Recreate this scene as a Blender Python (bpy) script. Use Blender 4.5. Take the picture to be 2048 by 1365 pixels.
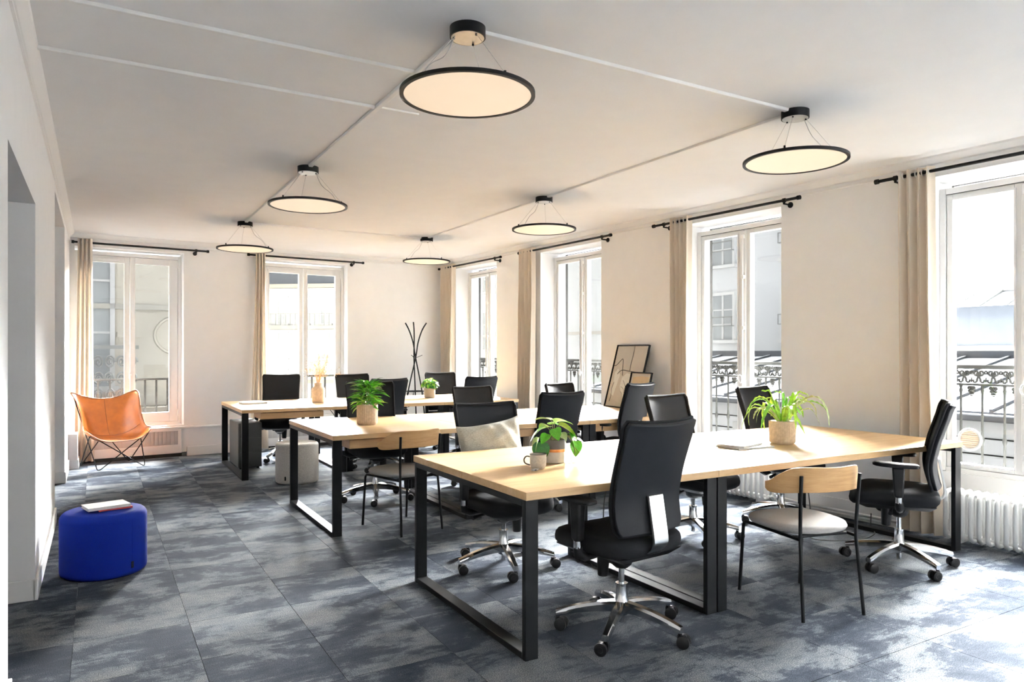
import bpy, bmesh, math, random
from mathutils import Vector, Matrix
from math import sin, cos, pi, radians, sqrt, atan2
random.seed(7)
for o in list(bpy.data.objects): bpy.data.objects.remove(o)
scene = bpy.context.scene
COL = scene.collection

# ------------------------------------------------------------------ camera, world, exposure
CAM_H = 1.3733
YAW = 0.5268
cam_d = bpy.data.cameras.new('camera'); cam = bpy.data.objects.new('camera', cam_d); COL.objects.link(cam)
cam_d.sensor_width = 36.0; cam_d.lens = 1424.9 / 2048 * 36.0
cam_d.shift_y = (702.5 - 682.5) / 2048
cam_d.clip_start = 0.05; cam_d.clip_end = 500
cam.location = (0, 0, CAM_H); cam.rotation_euler = (pi / 2, 0, -YAW)
scene.camera = cam
vs = scene.view_settings
vs.view_transform = 'Standard'; vs.look = 'None'; vs.gamma = 1.0; vs.use_curve_mapping = False
vs.exposure = 1.22
SKY = .8
world = bpy.data.worlds.new('overcast_sky'); scene.world = world; world.use_nodes = True
wn = world.node_tree; wn.nodes.clear()
_o = wn.nodes.new('ShaderNodeOutputWorld'); _b = wn.nodes.new('ShaderNodeBackground')
_tc = wn.nodes.new('ShaderNodeTexCoord'); _ns = wn.nodes.new('ShaderNodeTexNoise'); _cr = wn.nodes.new('ShaderNodeValToRGB')
_ns.inputs['Scale'].default_value = 2.2; _ns.inputs['Detail'].default_value = 5
_cr.color_ramp.elements[0].position = .3; _cr.color_ramp.elements[0].color = (.88, .93, .98, 1)
_cr.color_ramp.elements[1].position = .75; _cr.color_ramp.elements[1].color = (1, 1, 1, 1)
wn.links.new(_tc.outputs['Generated'], _ns.inputs['Vector']); wn.links.new(_ns.outputs['Fac'], _cr.inputs['Fac'])
wn.links.new(_cr.outputs['Color'], _b.inputs['Color']); _b.inputs['Strength'].default_value = SKY
wn.links.new(_b.outputs['Background'], _o.inputs['Surface'])

# soft sun behind thin cloud, high beyond the window corner
sun_d = bpy.data.lights.new('veiled_sun', 'SUN'); sun_d.energy = 480.0; sun_d.angle = radians(72); sun_d.color = (1, .99, .98)
sun = bpy.data.objects.new('veiled_sun', sun_d); COL.objects.link(sun); sun.location = (20, 20, 20)
sun.rotation_euler = Vector((.58, .74, .50)).to_track_quat('Z', 'Y').to_euler()

# ------------------------------------------------------------------ room frame
K = 0.955
H = 2.818                      # ceiling height
BR = Vector((4.861, 10.553, 0)); SV = Vector((.59, -8.55, 0)).normalized(); NV = Vector((SV.y, -SV.x, 0))
XL = -0.297
BL = Vector((-0.291, 10.199, 0)); TV = (BR - BL).normalized(); MV = Vector((TV.y, -TV.x, 0))
BACKLEN = (BR - BL).length
def RW(s, off, z): return BR + SV * s + NV * off + Vector((0, 0, z))      # right wall: s from the far corner, off into the room
def BW(t, off, z): return BL + TV * t + MV * off + Vector((0, 0, z))      # back wall: t from the left corner, off into the room
R_OPEN = [(.39, 1.575), (2.636, 3.84), (5.10, 6.265), (7.50, 8.65), (9.92, 11.08), (12.33, 13.48)]  # last two openings are unseen, added to light the near end
B_OPEN = [(.05, 1.275), (2.30, 3.53)]
HEAD_R, HEAD_B = 2.669, 2.66
Y_FRONT = -3.6

def portal(name, c, zdir, w, h):
    l = bpy.data.lights.new(name, 'AREA'); l.shape = 'RECTANGLE'; l.size = w; l.size_y = h
    l.cycles.is_portal = True
    o = bpy.data.objects.new(name, l); COL.objects.link(o)
    o.location = c
    o.rotation_euler = (-zdir).to_track_quat('Z', 'Y').to_euler()
for a, b in R_OPEN: portal('window_portal', RW((a + b) / 2, -.36, 1.56), NV, b - a, 2.3)
for a, b in B_OPEN: portal('window_portal', BW((a + b) / 2, -.36, 1.56), MV, b - a, 2.3)

# ------------------------------------------------------------------ materials
MATS = {}
def new_mat(name):
    m = bpy.data.materials.new(name); m.use_nodes = True
    nt = m.node_tree; b = nt.nodes['Principled BSDF']; MATS[name] = m
    return m, nt, b
def inp(b, *names):
    for n in names:
        if n in b.inputs: return b.inputs[n]
def node(nt, t, **kw):
    n = nt.nodes.new(t)
    for k, v in kw.items():
        if k in n.inputs: n.inputs[k].default_value = v
        else: setattr(n, k, v)
    return n
def ramp(nt, fac, stops):
    r = nt.nodes.new('ShaderNodeValToRGB'); e = r.color_ramp.elements
    while len(e) < len(stops): e.new(.5)
    for i, (p, c) in enumerate(stops): e[i].position = p; e[i].color = (*c, 1)
    nt.links.new(fac, r.inputs['Fac']); return r.outputs['Color']
def plain(name, c, rough=.6, metal=0, bump=0, scale=60, var=.06, sheen=0, spec=None, stretch=None, coat=0, detail=4):
    m, nt, b = new_mat(name)
    b.inputs['Roughness'].default_value = rough; b.inputs['Metallic'].default_value = metal
    if sheen: b.inputs['Sheen Weight'].default_value = sheen
    if coat: b.inputs['Coat Weight'].default_value = coat
    if spec is not None: b.inputs['Specular IOR Level'].default_value = spec
    tc = node(nt, 'ShaderNodeTexCoord'); mp = node(nt, 'ShaderNodeMapping')
    if stretch: mp.inputs['Scale'].default_value = stretch
    nt.links.new(tc.outputs['Object'], mp.inputs['Vector'])
    n = node(nt, 'ShaderNodeTexNoise', Scale=scale, Detail=detail)
    nt.links.new(mp.outputs['Vector'], n.inputs['Vector'])
    lo = tuple(max(0, x * (1 - var)) for x in c); hi = tuple(min(1, x * (1 + var)) for x in c)
    nt.links.new(ramp(nt, n.outputs['Fac'], [(.3, lo), (.7, hi)]), b.inputs['Base Color'])
    if bump:
        bp = node(nt, 'ShaderNodeBump', Strength=bump, Distance=.002)
        nt.links.new(n.outputs['Fac'], bp.inputs['Height']); nt.links.new(bp.outputs['Normal'], b.inputs['Normal'])
    return m
plain('wall_paint', (.885, .88, .87), .75, bump=.05, scale=8, var=.012)
plain('ceiling_paint', (.885, .88, .87), .85, scale=5, var=.012)
plain('trim_paint', (.87, .86, .84), .5, scale=6, var=.01)
plain('white_frame', (.86, .855, .84), .35, scale=6, var=.01)
plain('radiator_paint', (.86, .855, .84), .3, scale=10, var=.015)
plain('black_metal', (.0035, .004, .005), .5, metal=.0, scale=40, var=.2, spec=.12)
plain('black_plastic', (.005, .005, .006), .45, scale=80, bump=.05, var=.2, spec=.18)
plain('black_fabric', (.0045, .005, .0065), .9, scale=420, bump=.5, var=.45, spec=.2)
plain('dark_mesh', (.005, .006, .0085), .55, scale=500, bump=.4, var=.4, spec=.13)
plain('chrome', (.72, .72, .72), .13, metal=1, scale=20, var=.03)
plain('polished_aluminium', (.86, .86, .83), .28, metal=1, scale=6, var=.05)
plain('brushed_steel', (.62, .62, .60), .3, metal=1, scale=30, var=.06, stretch=(1, 1, 20))
plain('curtain_linen', (.86, .77, .65), .9, scale=300, bump=.3, var=.08, sheen=.2)
plain('grey_seat', (.36, .345, .325), .75, scale=260, bump=.3, var=.12)
plain('grey_wool', (.50, .49, .46), .95, scale=140, bump=.8, var=.22, sheen=.3)
plain('blue_wool', (.0022, .013, .15), .85, scale=300, bump=.35, var=.12, spec=.1)
plain('linen_cushion', (.36, .355, .31), .95, scale=90, bump=.6, var=.22, stretch=(1, 1, 4))
plain('leather', (.37, .110, .015), .36, scale=9, bump=.12, var=.22, coat=.15, detail=7)
plain('dark_stitch', (.12, .035, .010), .6)
plain('pot_ribbed', (.55, .43, .31), .9, scale=50, bump=.4, var=.14)
plain('pot_grey', (.20, .18, .16), .7)
plain('pot_dark', (.075, .07, .068), .55)
plain('pot_copper', (.60, .24, .08), .35, metal=.6)
plain('pot_white', (.72, .68, .62), .55)
plain('mug_glaze', (.74, .68, .58), .35, scale=90, var=.12)
plain('mug_rim', (.05, .04, .035), .4)
plain('soil', (.02, .013, .008), .95, bump=1, scale=120)
plain('vase_stone', (.62, .50, .38), .85, bump=.4, scale=40, var=.15)
plain('dried_straw', (.72, .42, .16), .8, var=.3)
plain('dried_flower', (.66, .47, .28), .85, var=.35)
plain('leaf_bright', (.32, .55, .04), .45, scale=30, var=.45, sheen=.05)
plain('leaf_fern', (.16, .42, .025), .45, scale=30, var=.4)
plain('leaf_green', (.10, .38, .02), .42, scale=30, var=.5)
plain('leaf_dark', (.012, .11, .010), .35, scale=25, var=.5)
plain('leaf_pale', (.42, .50, .22), .5, scale=22, var=.45)
plain('stem', (.22, .20, .06), .7)
plain('paper', (.78, .76, .70), .7)
plain('paper_warm', (.66, .57, .45), .7)
plain('book_grey', (.45, .44, .41), .55)
plain('book_red', (.42, .02, .015), .5)
plain('book_print', (.30, .28, .25), .6)
plain('art_line', (.03, .025, .02), .7)
plain('art_white', (.84, .82, .78), .7)
plain('art_ground', (.64, .58, .52), .7, scale=4, var=.05)
plain('art_tan', (.66, .50, .32), .7, scale=8, var=.1)
plain('steel_box', (.022, .024, .026), .45, spec=.5)
plain('steel_box_side', (.06, .065, .063), .4)
plain('grille_metal', (.50, .49, .48), .5, scale=300)
plain('dark_gap', (.01, .01, .01), .9)
plain('iron_pale', (.17, .17, .165), .9, scale=40, var=.1, spec=0)
plain('iron_grey', (.017, .017, .016), .9, scale=60, var=.15, spec=0)
plain('iron_bar', (.022, .020, .018), .9, spec=0)
plain('vent_beige', (.62, .52, .40), .6)
plain('facade_white', (.27, .275, .275), .9, scale=.8, var=.03)
plain('facade_render', (.34, .345, .348), .95, scale=.8, var=.03, spec=.05)
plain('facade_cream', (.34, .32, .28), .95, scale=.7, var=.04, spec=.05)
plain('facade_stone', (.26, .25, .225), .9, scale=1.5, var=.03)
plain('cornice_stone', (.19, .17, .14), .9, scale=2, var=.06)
plain('far_pane', (.20, .21, .215), .5, scale=1, var=.1, spec=.1)
plain('far_frame', (.34, .34, .335), .7)
plain('zinc', (.075, .079, .086), .95, scale=1.2, var=.05, spec=.0)
plain('slate', (.06, .066, .076), .95, scale=3, var=.08, spec=0)
plain('siding', (.46, .47, .48), .95, scale=2, var=.05)
plain('terracotta', (.30, .17, .11), .85, scale=3, var=.1)
plain('bounce_absorber', (.035, .034, .032), .95, scale=2, var=.1, spec=0)  # near-black, absorbs sun bounce that would light the facades opposite
plain('street', (.015, .015, .015), .95, spec=0)
plain('cord_black', (.012, .012, .012), .5)
plain('cable_silver', (.55, .55, .55), .35, metal=.7)

def mat_glass():
    m = bpy.data.materials.new('window_glass'); m.use_nodes = True; nt = m.node_tree; nt.nodes.clear(); MATS['window_glass'] = m
    o = nt.nodes.new('ShaderNodeOutputMaterial'); t = nt.nodes.new('ShaderNodeBsdfTransparent'); g = nt.nodes.new('ShaderNodeBsdfGlossy')
    lw = nt.nodes.new('ShaderNodeLayerWeight'); lw.inputs['Blend'].default_value = .5; pw = nt.nodes.new('ShaderNodeMath'); pw.operation = 'POWER'; pw.inputs[1].default_value = 5
    f = nt.nodes.new('ShaderNodeMath'); f.operation = 'MULTIPLY_ADD'; f.inputs[1].default_value = .6; f.inputs[2].default_value = .025; mx = nt.nodes.new('ShaderNodeMixShader')
    nt.links.new(lw.outputs['Facing'], pw.inputs[0]); nt.links.new(pw.outputs[0], f.inputs[0])
    t.inputs['Color'].default_value = (.97, .98, .98, 1); g.inputs['Roughness'].default_value = .02
    nt.links.new(f.outputs[0], mx.inputs[0]); nt.links.new(t.outputs[0], mx.inputs[1]); nt.links.new(g.outputs[0], mx.inputs[2]); nt.links.new(mx.outputs[0], o.inputs[0])
mat_glass()
def mat_curtain():
    m = MATS['curtain_linen']; nt = m.node_tree; b = nt.nodes['Principled BSDF']; out = nt.nodes['Material Output']
    t = nt.nodes.new('ShaderNodeBsdfTranslucent'); t.inputs['Color'].default_value = (.62, .56, .49, 1); mx = nt.nodes.new('ShaderNodeMixShader'); mx.inputs[0].default_value = .32
    nt.links.new(b.outputs[0], mx.inputs[1]); nt.links.new(t.outputs[0], mx.inputs[2]); nt.links.new(mx.outputs[0], out.inputs['Surface'])
mat_curtain()
def mat_wood(name, base, dark, light, stretch, cracks=False, rough=.38):
    m, nt, b = new_mat(name); b.inputs['Roughness'].default_value = rough
    tc = node(nt, 'ShaderNodeTexCoord'); oi = node(nt, 'ShaderNodeObjectInfo')
    add = node(nt, 'ShaderNodeVectorMath', operation='ADD'); sc = node(nt, 'ShaderNodeVectorMath', operation='SCALE')
    cmb = node(nt, 'ShaderNodeCombineXYZ'); nt.links.new(oi.outputs['Random'], cmb.inputs[0]); nt.links.new(oi.outputs['Random'], cmb.inputs[1])
    nt.links.new(cmb.outputs[0], sc.inputs[0]); sc.inputs['Scale'].default_value = 37
    nt.links.new(tc.outputs['Object'], add.inputs[0]); nt.links.new(sc.outputs[0], add.inputs[1])
    mp = node(nt, 'ShaderNodeMapping'); mp.inputs['Scale'].default_value = stretch; nt.links.new(add.outputs[0], mp.inputs['Vector'])
    n1 = node(nt, 'ShaderNodeTexNoise', Scale=3.0, Detail=6, Roughness=.6, Distortion=.6); nt.links.new(mp.outputs[0], n1.inputs['Vector'])
    n2 = node(nt, 'ShaderNodeTexNoise', Scale=26.0, Detail=4); nt.links.new(mp.outputs[0], n2.inputs['Vector'])
    c1 = ramp(nt, n1.outputs['Fac'], [(.28, dark), (.5, base), (.74, light)])
    c2 = ramp(nt, n2.outputs['Fac'], [(.35, (.86, .84, .8)), (.6, (1, 1, 1))])
    mx = node(nt, 'ShaderNodeMix', data_type='RGBA', blend_type='MULTIPLY'); mx.inputs[0].default_value = .55
    nt.links.new(c1, mx.inputs[6]); nt.links.new(c2, mx.inputs[7]); out = mx.outputs[2]
    if cracks:
        mp2 = node(nt, 'ShaderNodeMapping'); mp2.inputs['Scale'].default_value = (1.1, 9, 1); nt.links.new(add.outputs[0], mp2.inputs['Vector'])
        v = node(nt, 'ShaderNodeTexVoronoi', Scale=1.5, feature='F1'); nt.links.new(mp2.outputs[0], v.inputs['Vector'])
        k = ramp(nt, v.outputs['Distance'], [(.035, (.16, .10, .06)), (.085, (1, 1, 1))])
        m2 = node(nt, 'ShaderNodeMix', data_type='RGBA', blend_type='MULTIPLY'); m2.inputs[0].default_value = .85
        nt.links.new(out, m2.inputs[6]); nt.links.new(k, m2.inputs[7]); out = m2.outputs[2]
    nt.links.new(out, b.inputs['Base Color'])
mat_wood('oak_top', (.62, .405, .20), (.53, .325, .15), (.69, .48, .265), (.5, 6, 6), True)
mat_wood('oak_drawer', (.56, .34, .16), (.48, .28, .12), (.62, .40, .20), (.6, 6, 9))
mat_wood('oak_ply', (.50, .29, .115), (.41, .225, .08), (.57, .35, .155), (1.2, 1.2, 14), rough=.42)

def mat_carpet():
    m, nt, b = new_mat('carpet_tile'); b.inputs['Roughness'].default_value = 1.0
    b.inputs['Specular IOR Level'].default_value = .05; b.inputs['Sheen Weight'].default_value = .035; b.inputs['Sheen Roughness'].default_value = .5
    ge = node(nt, 'ShaderNodeNewGeometry'); oi = node(nt, 'ShaderNodeObjectInfo')
    cmb = node(nt, 'ShaderNodeCombineXYZ'); nt.links.new(oi.outputs['Random'], cmb.inputs[0]); nt.links.new(oi.outputs['Random'], cmb.inputs[2])
    sc = node(nt, 'ShaderNodeVectorMath', operation='SCALE'); nt.links.new(cmb.outputs[0], sc.inputs[0]); sc.inputs['Scale'].default_value = 61
    add = node(nt, 'ShaderNodeVectorMath', operation='ADD'); nt.links.new(ge.outputs['Position'], add.inputs[0]); nt.links.new(sc.outputs[0], add.inputs[1])
    mp = node(nt, 'ShaderNodeMapping'); mp.inputs['Scale'].default_value = (2.0, 2.9, 1); nt.links.new(add.outputs[0], mp.inputs['Vector'])
    n1 = node(nt, 'ShaderNodeTexNoise', Scale=1.15, Detail=12, Roughness=.68, Distortion=.25); nt.links.new(mp.outputs[0], n1.inputs['Vector'])
    mp2 = node(nt, 'ShaderNodeMapping'); mp2.inputs['Scale'].default_value = (5, 40, 1); nt.links.new(add.outputs[0], mp2.inputs['Vector'])
    n2 = node(nt, 'ShaderNodeTexNoise', Scale=1.5, Detail=5, Roughness=.6); nt.links.new(mp2.outputs[0], n2.inputs['Vector'])
    n3 = node(nt, 'ShaderNodeTexNoise', Scale=210, Detail=3); nt.links.new(ge.outputs['Position'], n3.inputs['Vector'])
    def lin(a, ka, bb, kb):
        x = node(nt, 'ShaderNodeMath', operation='MULTIPLY'); nt.links.new(a, x.inputs[0]); x.inputs[1].default_value = ka
        y = node(nt, 'ShaderNodeMath', operation='MULTIPLY_ADD'); nt.links.new(bb, y.inputs[0]); y.inputs[1].default_value = kb; nt.links.new(x.outputs[0], y.inputs[2])
        return y.outputs[0]
    v = lin(n1.outputs['Fac'], .93, n2.outputs['Fac'], .13)
    v = lin(v, 1.0, oi.outputs['Random'], .045)
    c = ramp(nt, v, [(.44, (.010, .0145, .0245)), (.53, (.0235, .0305, .0435)), (.57, (.066, .0755, .088)), (.68, (.113, .121, .129))])
    sp = ramp(nt, n3.outputs['Fac'], [(.34, (.22, .24, .30)), (.5, (.9, .9, .9)), (.68, (2.2, 2.1, 1.95))])
    mx = node(nt, 'ShaderNodeMix', data_type='RGBA', blend_type='MULTIPLY'); mx.inputs[0].default_value = .85
    nt.links.new(c, mx.inputs[6]); nt.links.new(sp, mx.inputs[7])
    nt.links.new(mx.outputs[2], b.inputs['Base Color'])
    bp = node(nt, 'ShaderNodeBump', Strength=.6, Distance=.003); nt.links.new(n3.outputs['Fac'], bp.inputs['Height']); nt.links.new(bp.outputs['Normal'], b.inputs['Normal'])
mat_carpet()
def mat_lamp():
    m, nt, b = new_mat('lamp_diffuser')
    b.inputs['Base Color'].default_value = (.3, .27, .23, 1); b.inputs['Roughness'].default_value = .5
    n = node(nt, 'ShaderNodeTexNoise', Scale=3.0); c = ramp(nt, n.outputs['Fac'], [(.3, (1, .77, .54)), (.7, (1, .79, .57))])
    nt.links.new(c, b.inputs['Emission Color']); b.inputs['Emission Strength'].default_value = 0.29
mat_lamp()
M = MATS

# ------------------------------------------------------------------ mesh helpers
class MB:
    def __init__(s, f=None): s.v = []; s.f = []; s.map = f
    def add(s, vs, fs):
        o = len(s.v); s.v += [tuple(v) for v in vs]; s.f += [tuple(i + o for i in f) for f in fs]; return s
    def hexa(s, p):
        return s.add(p, [(0, 3, 2, 1), (4, 5, 6, 7), (0, 1, 5, 4), (1, 2, 6, 5), (2, 3, 7, 6), (3, 0, 4, 7)])
    def box(s, x0, x1, y0, y1, z0, z1):
        return s.hexa([(x0, y0, z0), (x1, y0, z0), (x1, y1, z0), (x0, y1, z0), (x0, y0, z1), (x1, y0, z1), (x1, y1, z1), (x0, y1, z1)])
    def cyl(s, p, q, r, n=12, r2=None, caps=True):
        p = Vector(p); q = Vector(q); r2 = r if r2 is None else r2
        d = (q - p).normalized(); a = d.orthogonal().normalized(); b = d.cross(a)
        vs = [p + (a * cos(2 * pi * i / n) + b * sin(2 * pi * i / n)) * r for i in range(n)] + [q + (a * cos(2 * pi * i / n) + b * sin(2 * pi * i / n)) * r2 for i in range(n)]
        fs = [(i, (i + 1) % n, n + (i + 1) % n, n + i) for i in range(n)]
        if caps: fs += [tuple(range(n - 1, -1, -1)), tuple(range(n, 2 * n))]
        return s.add(vs, fs)
    def tube(s, pts, r, n=8, closed=False, radii=None, flat=None):
        pts = [Vector(p) for p in pts]; m = len(pts); vs = []; fs = []
        prev = None
        for i, p in enumerate(pts):
            if closed: d = pts[(i + 1) % m] - pts[i - 1]
            else: d = pts[min(i + 1, m - 1)] - pts[max(i - 1, 0)]
            d = d.normalized() if d.length > 1e-9 else Vector((0, 0, 1))
            a = d.orthogonal().normalized() if prev is None else (prev - d * prev.dot(d)).normalized()
            prev = a; b = d.cross(a); rr = radii[i] if radii else r
            vs += [p + (a * cos(2 * pi * k / n) + b * sin(2 * pi * k / n)) * rr for k in range(n)]
        for i in range(m if closed else m - 1):
            j = (i + 1) % m
            fs += [(i * n + k, i * n + (k + 1) % n, j * n + (k + 1) % n, j * n + k) for k in range(n)]
        if not closed: fs += [tuple(range(n - 1, -1, -1)), tuple(range((m - 1) * n, m * n))]
        return s.add(vs, fs)
    def lathe(s, prof, n=24, c=(0, 0), closed=False):
        vs = []; fs = []; m = len(prof)
        for r, z in prof: vs += [(c[0] + r * cos(2 * pi * k / n), c[1] + r * sin(2 * pi * k / n), z) for k in range(n)]
        for i in range(m if closed else m - 1):
            j = (i + 1) % m
            fs += [(i * n + k, i * n + (k + 1) % n, j * n + (k + 1) % n, j * n + k) for k in range(n)]
        if not closed: fs += [tuple(range(n - 1, -1, -1)), tuple(range((m - 1) * n, m * n))]
        return s.add(vs, fs)
    def grid(s, fn, nu, nv, thick=0, nrm=None, closed_u=False):
        P = [[Vector(fn(i / (nu - (0 if closed_u else 1)), j / (nv - 1))) for i in range(nu)] for j in range(nv)]
        idx = lambda i, j: j * nu + (i % nu)
        fs = [(idx(i, j), idx(i + 1, j), idx(i + 1, j + 1), idx(i, j + 1)) for j in range(nv - 1) for i in range(nu if closed_u else nu - 1)]
        flat = [p for r in P for p in r]
        if not thick: return s.add(flat, fs)
        N = []
        for j in range(nv):
            for i in range(nu):
                a = P[j][min(i + 1, nu - 1)] - P[j][max(i - 1, 0)]; b = P[min(j + 1, nv - 1)][i] - P[max(j - 1, 0)][i]
                c = a.cross(b); N.append(c.normalized() if c.length > 1e-12 else Vector((0, 0, 1)))
        o = len(flat); back = [p - n * thick for p, n in zip(flat, N)]
        fs2 = fs + [tuple(i + o for i in reversed(f)) for f in fs]
        ring = [idx(i, 0) for i in range(nu)] + [idx(nu - 1, j) for j in range(1, nv)] + [idx(i, nv - 1) for i in range(nu - 2, -1, -1)] + [idx(0, j) for j in range(nv - 2, 0, -1)]
        for a, b in zip(ring, ring[1:] + ring[:1]): fs2.append((b, a, a + o, b + o))
        return s.add(flat + back, fs2)
    def prism(s, poly, fn, d0, d1):
        """poly of 2D points, fn(a,b,d) -> 3D"""
        n = len(poly)
        vs = [fn(a, b, d0) for a, b in poly] + [fn(a, b, d1) for a, b in poly]
        return s.add(vs, [tuple(range(n - 1, -1, -1)), tuple(range(n, 2 * n))] + [(i, (i + 1) % n, n + (i + 1) % n, n + i) for i in range(n)])
    def mesh(s, name, mat, smooth=0):
        me = bpy.data.meshes.new(name)
        vs = [s.map(v) for v in s.v] if s.map else s.v
        me.from_pydata([tuple(v) for v in vs], [], s.f)
        bm = bmesh.new(); bm.from_mesh(me); bmesh.ops.recalc_face_normals(bm, faces=bm.faces); bm.to_mesh(me); bm.free()
        me.materials.append(M[mat] if isinstance(mat, str) else mat)
        if smooth:
            me.shade_smooth(); me.set_sharp_from_angle(angle=radians(smooth))
        return me
    def build(s, name, mat, parent=None, smooth=0, bevel=0, seg=2, loc=None, sub=0):
        return obj(name, s.mesh(name, mat, smooth), parent, bevel, seg, loc, sub)
def obj(name, me, parent=None, bevel=0, seg=2, loc=None, sub=0):
    o = bpy.data.objects.new(name, me); COL.objects.link(o)
    if parent: o.parent = parent
    if loc is not None: o.location = loc
    if bevel:
        b = o.modifiers.new('bevel', 'BEVEL'); b.width = bevel; b.segments = seg; b.limit_method = 'ANGLE'; b.angle_limit = radians(40)
    if sub:
        b = o.modifiers.new('subsurf', 'SUBSURF'); b.levels = sub; b.render_levels = sub
    return o
def tag(o, label, cat, group=None, kind=None):
    if label: o['label'] = label
    if cat: o['category'] = cat
    if group: o['group'] = group
    if kind: o['kind'] = kind
    return o
def thing(name, label, cat, loc=(0, 0, 0), rz=0, group=None, kind=None):
    o = bpy.data.objects.new(name, None); COL.objects.link(o); o.empty_display_size = .1
    o.location = loc; o.rotation_euler = (0, 0, rz)
    return tag(o, label, cat, group, kind)
def struct(name, mb, mat, label=None, cat=None, smooth=0, bevel=0):
    o = mb.build(name, mat, None, smooth, bevel); return tag(o, label, cat, None, 'structure')
def copy_tree(o, parent=None):
    c = o.copy(); COL.objects.link(c); c.parent = parent
    for ch in list(o.children): copy_tree(ch, c)
    return c
def spline(pts, n=8, closed=False):
    P = [Vector(p) for p in pts]; out = []; m = len(P)
    for i in range(m if closed else m - 1):
        if closed: p0, p1, p2, p3 = P[i - 1], P[i], P[(i + 1) % m], P[(i + 2) % m]
        else: p0, p1, p2, p3 = P[max(i - 1, 0)], P[i], P[i + 1], P[min(i + 2, m - 1)]
        for k in range(n):
            t = k / n
            out.append(.5 * ((2 * p1) + (p2 - p0) * t + (2 * p0 - 5 * p1 + 4 * p2 - p3) * t * t + (3 * p1 - p0 - 3 * p2 + p3) * t ** 3))
    if not closed: out.append(P[-1])
    return out
def lerp1(xs, ys, x):
    if x <= xs[0]: return ys[0]
    for a, b, c, d in zip(xs, xs[1:], ys, ys[1:]):
        if x <= b:
            i = xs.index(a); t = (x - a) / (b - a); h = b - a
            m0 = (ys[i + 1] - ys[i - 1]) / (xs[i + 1] - xs[i - 1]) if i > 0 else (d - c) / h
            m1 = (ys[i + 2] - ys[i]) / (xs[i + 2] - xs[i]) if i + 2 < len(xs) else (d - c) / h
            return (2 * t ** 3 - 3 * t * t + 1) * c + (t ** 3 - 2 * t * t + t) * h * m0 + (-2 * t ** 3 + 3 * t * t) * d + (t ** 3 - t * t) * h * m1
    return ys[-1]
RWm = lambda v: RW(v[0], v[1], v[2])
BWm = lambda v: BW(v[0], v[1], v[2])

# ------------------------------------------------------------------ setting: floor and carpet tiles
fl = struct('floor', MB().box(-2.4, 6.2, Y_FRONT - .3, 11.2, -.25, -.006), 'carpet_tile', 'blue grey carpet floor laid in square tiles', 'floor')
tile_me = MB().box(.0012, .4988, .0012, .4988, -.006, 0).mesh('carpet_tile', 'carpet_tile')
TX0, TY0 = -.1 - .5 * 4, 3.43 - .5 * 12
def wall_x(y): return BR.x + (BR.y - y) * (-SV.x / SV.y) if True else 0
n_tile = 0; rest = MB()
for j in range(0, 28):
    for i in range(0, 16):
        x = TX0 + .5 * i; y = TY0 + .5 * j
        if y > 10.9 or x > 5.6: continue
        inroom = x > -.7 and y > 2.2
        if inroom:
            o = obj('carpet_tile', tile_me, fl, loc=(x, y, 0)); n_tile += 1
        else:
            rest.box(x + .0012, x + .4988, y + .0012, y + .4988, -.006, 0)
tag(rest.build('carpet_tiles_behind', 'carpet_tile', fl), None, None, None, 'stuff')

# ------------------------------------------------------------------ ceiling, walls
ce = struct('ceiling', MB().box(-2.4, 6.2, Y_FRONT - .3, 11.2, H, H + .25), 'ceiling_paint', 'flat off-white painted ceiling', 'ceiling')
struct('roof_bounce_shield', MB().box(-2.8, 6.4, Y_FRONT - .5, 11.5, H + .25, H + .4), 'bounce_absorber', 'unseen dark slab added over the ceiling to stop sunlit bounce', 'roof')  # unseen slab added so the sunlit ceiling top does not light the facades
# right wall with window niches down to the floor
RL = (10.553 - Y_FRONT) / abs(SV.y) + .1
w = MB(RWm); prev = -.4; TH = .42
for a, b in R_OPEN:
    w.box(prev, a, -TH, 0, -.01, H + .02)
    w.box(a, b, -TH, 0, HEAD_R, H + .02)
    w.box(a, b, -TH, -.20, -.01, .455)
    prev = b
w.box(prev, RL, -TH, 0, -.01, H + .02)
struct('wall_right', w, 'wall_paint', 'long off-white wall with tall window niches and radiators', 'wall')
# back wall
w = MB(BWm); prev = -.4
for a, b in B_OPEN:
    w.box(prev, a, -TH, 0, -.01, H + .02); w.box(a, b, -TH, 0, HEAD_B, H + .02); w.box(a, b, -TH, 0, -.01, .40); prev = b
w.box(prev, BACKLEN + .4, -TH, 0, -.01, H + .02)
struct('wall_back', w, 'wall_paint', 'off-white end wall with two tall windows', 'wall')
# unseen dark skin added to cut sun bounce onto facades, around the same openings
w = MB(RWm); prev = -.6
for a, b in R_OPEN:
    w.box(prev, a, -.46, -.42, -13, 3.4).box(a, b, -.46, -.42, HEAD_R, 3.4).box(a, b, -.46, -.42, -13, .455); prev = b
w.box(prev, RL + .3, -.46, -.42, -13, 3.4)
v_ = MB(BWm); prev = -2.2
for a, b in B_OPEN:
    v_.box(prev, a, -.46, -.42, -13, 3.4).box(a, b, -.46, -.42, HEAD_B, 3.4).box(a, b, -.46, -.42, -13, .40); prev = b
v_.box(prev, BACKLEN + .45, -.46, -.42, -13, 3.4)
struct('wall_bounce_skin_right', w, 'bounce_absorber', 'unseen dark skin added outside the window wall against sun bounce', 'wall')
struct('wall_bounce_skin_back', v_, 'bounce_absorber', 'unseen dark skin added outside the end wall against sun bounce', 'wall')
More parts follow.
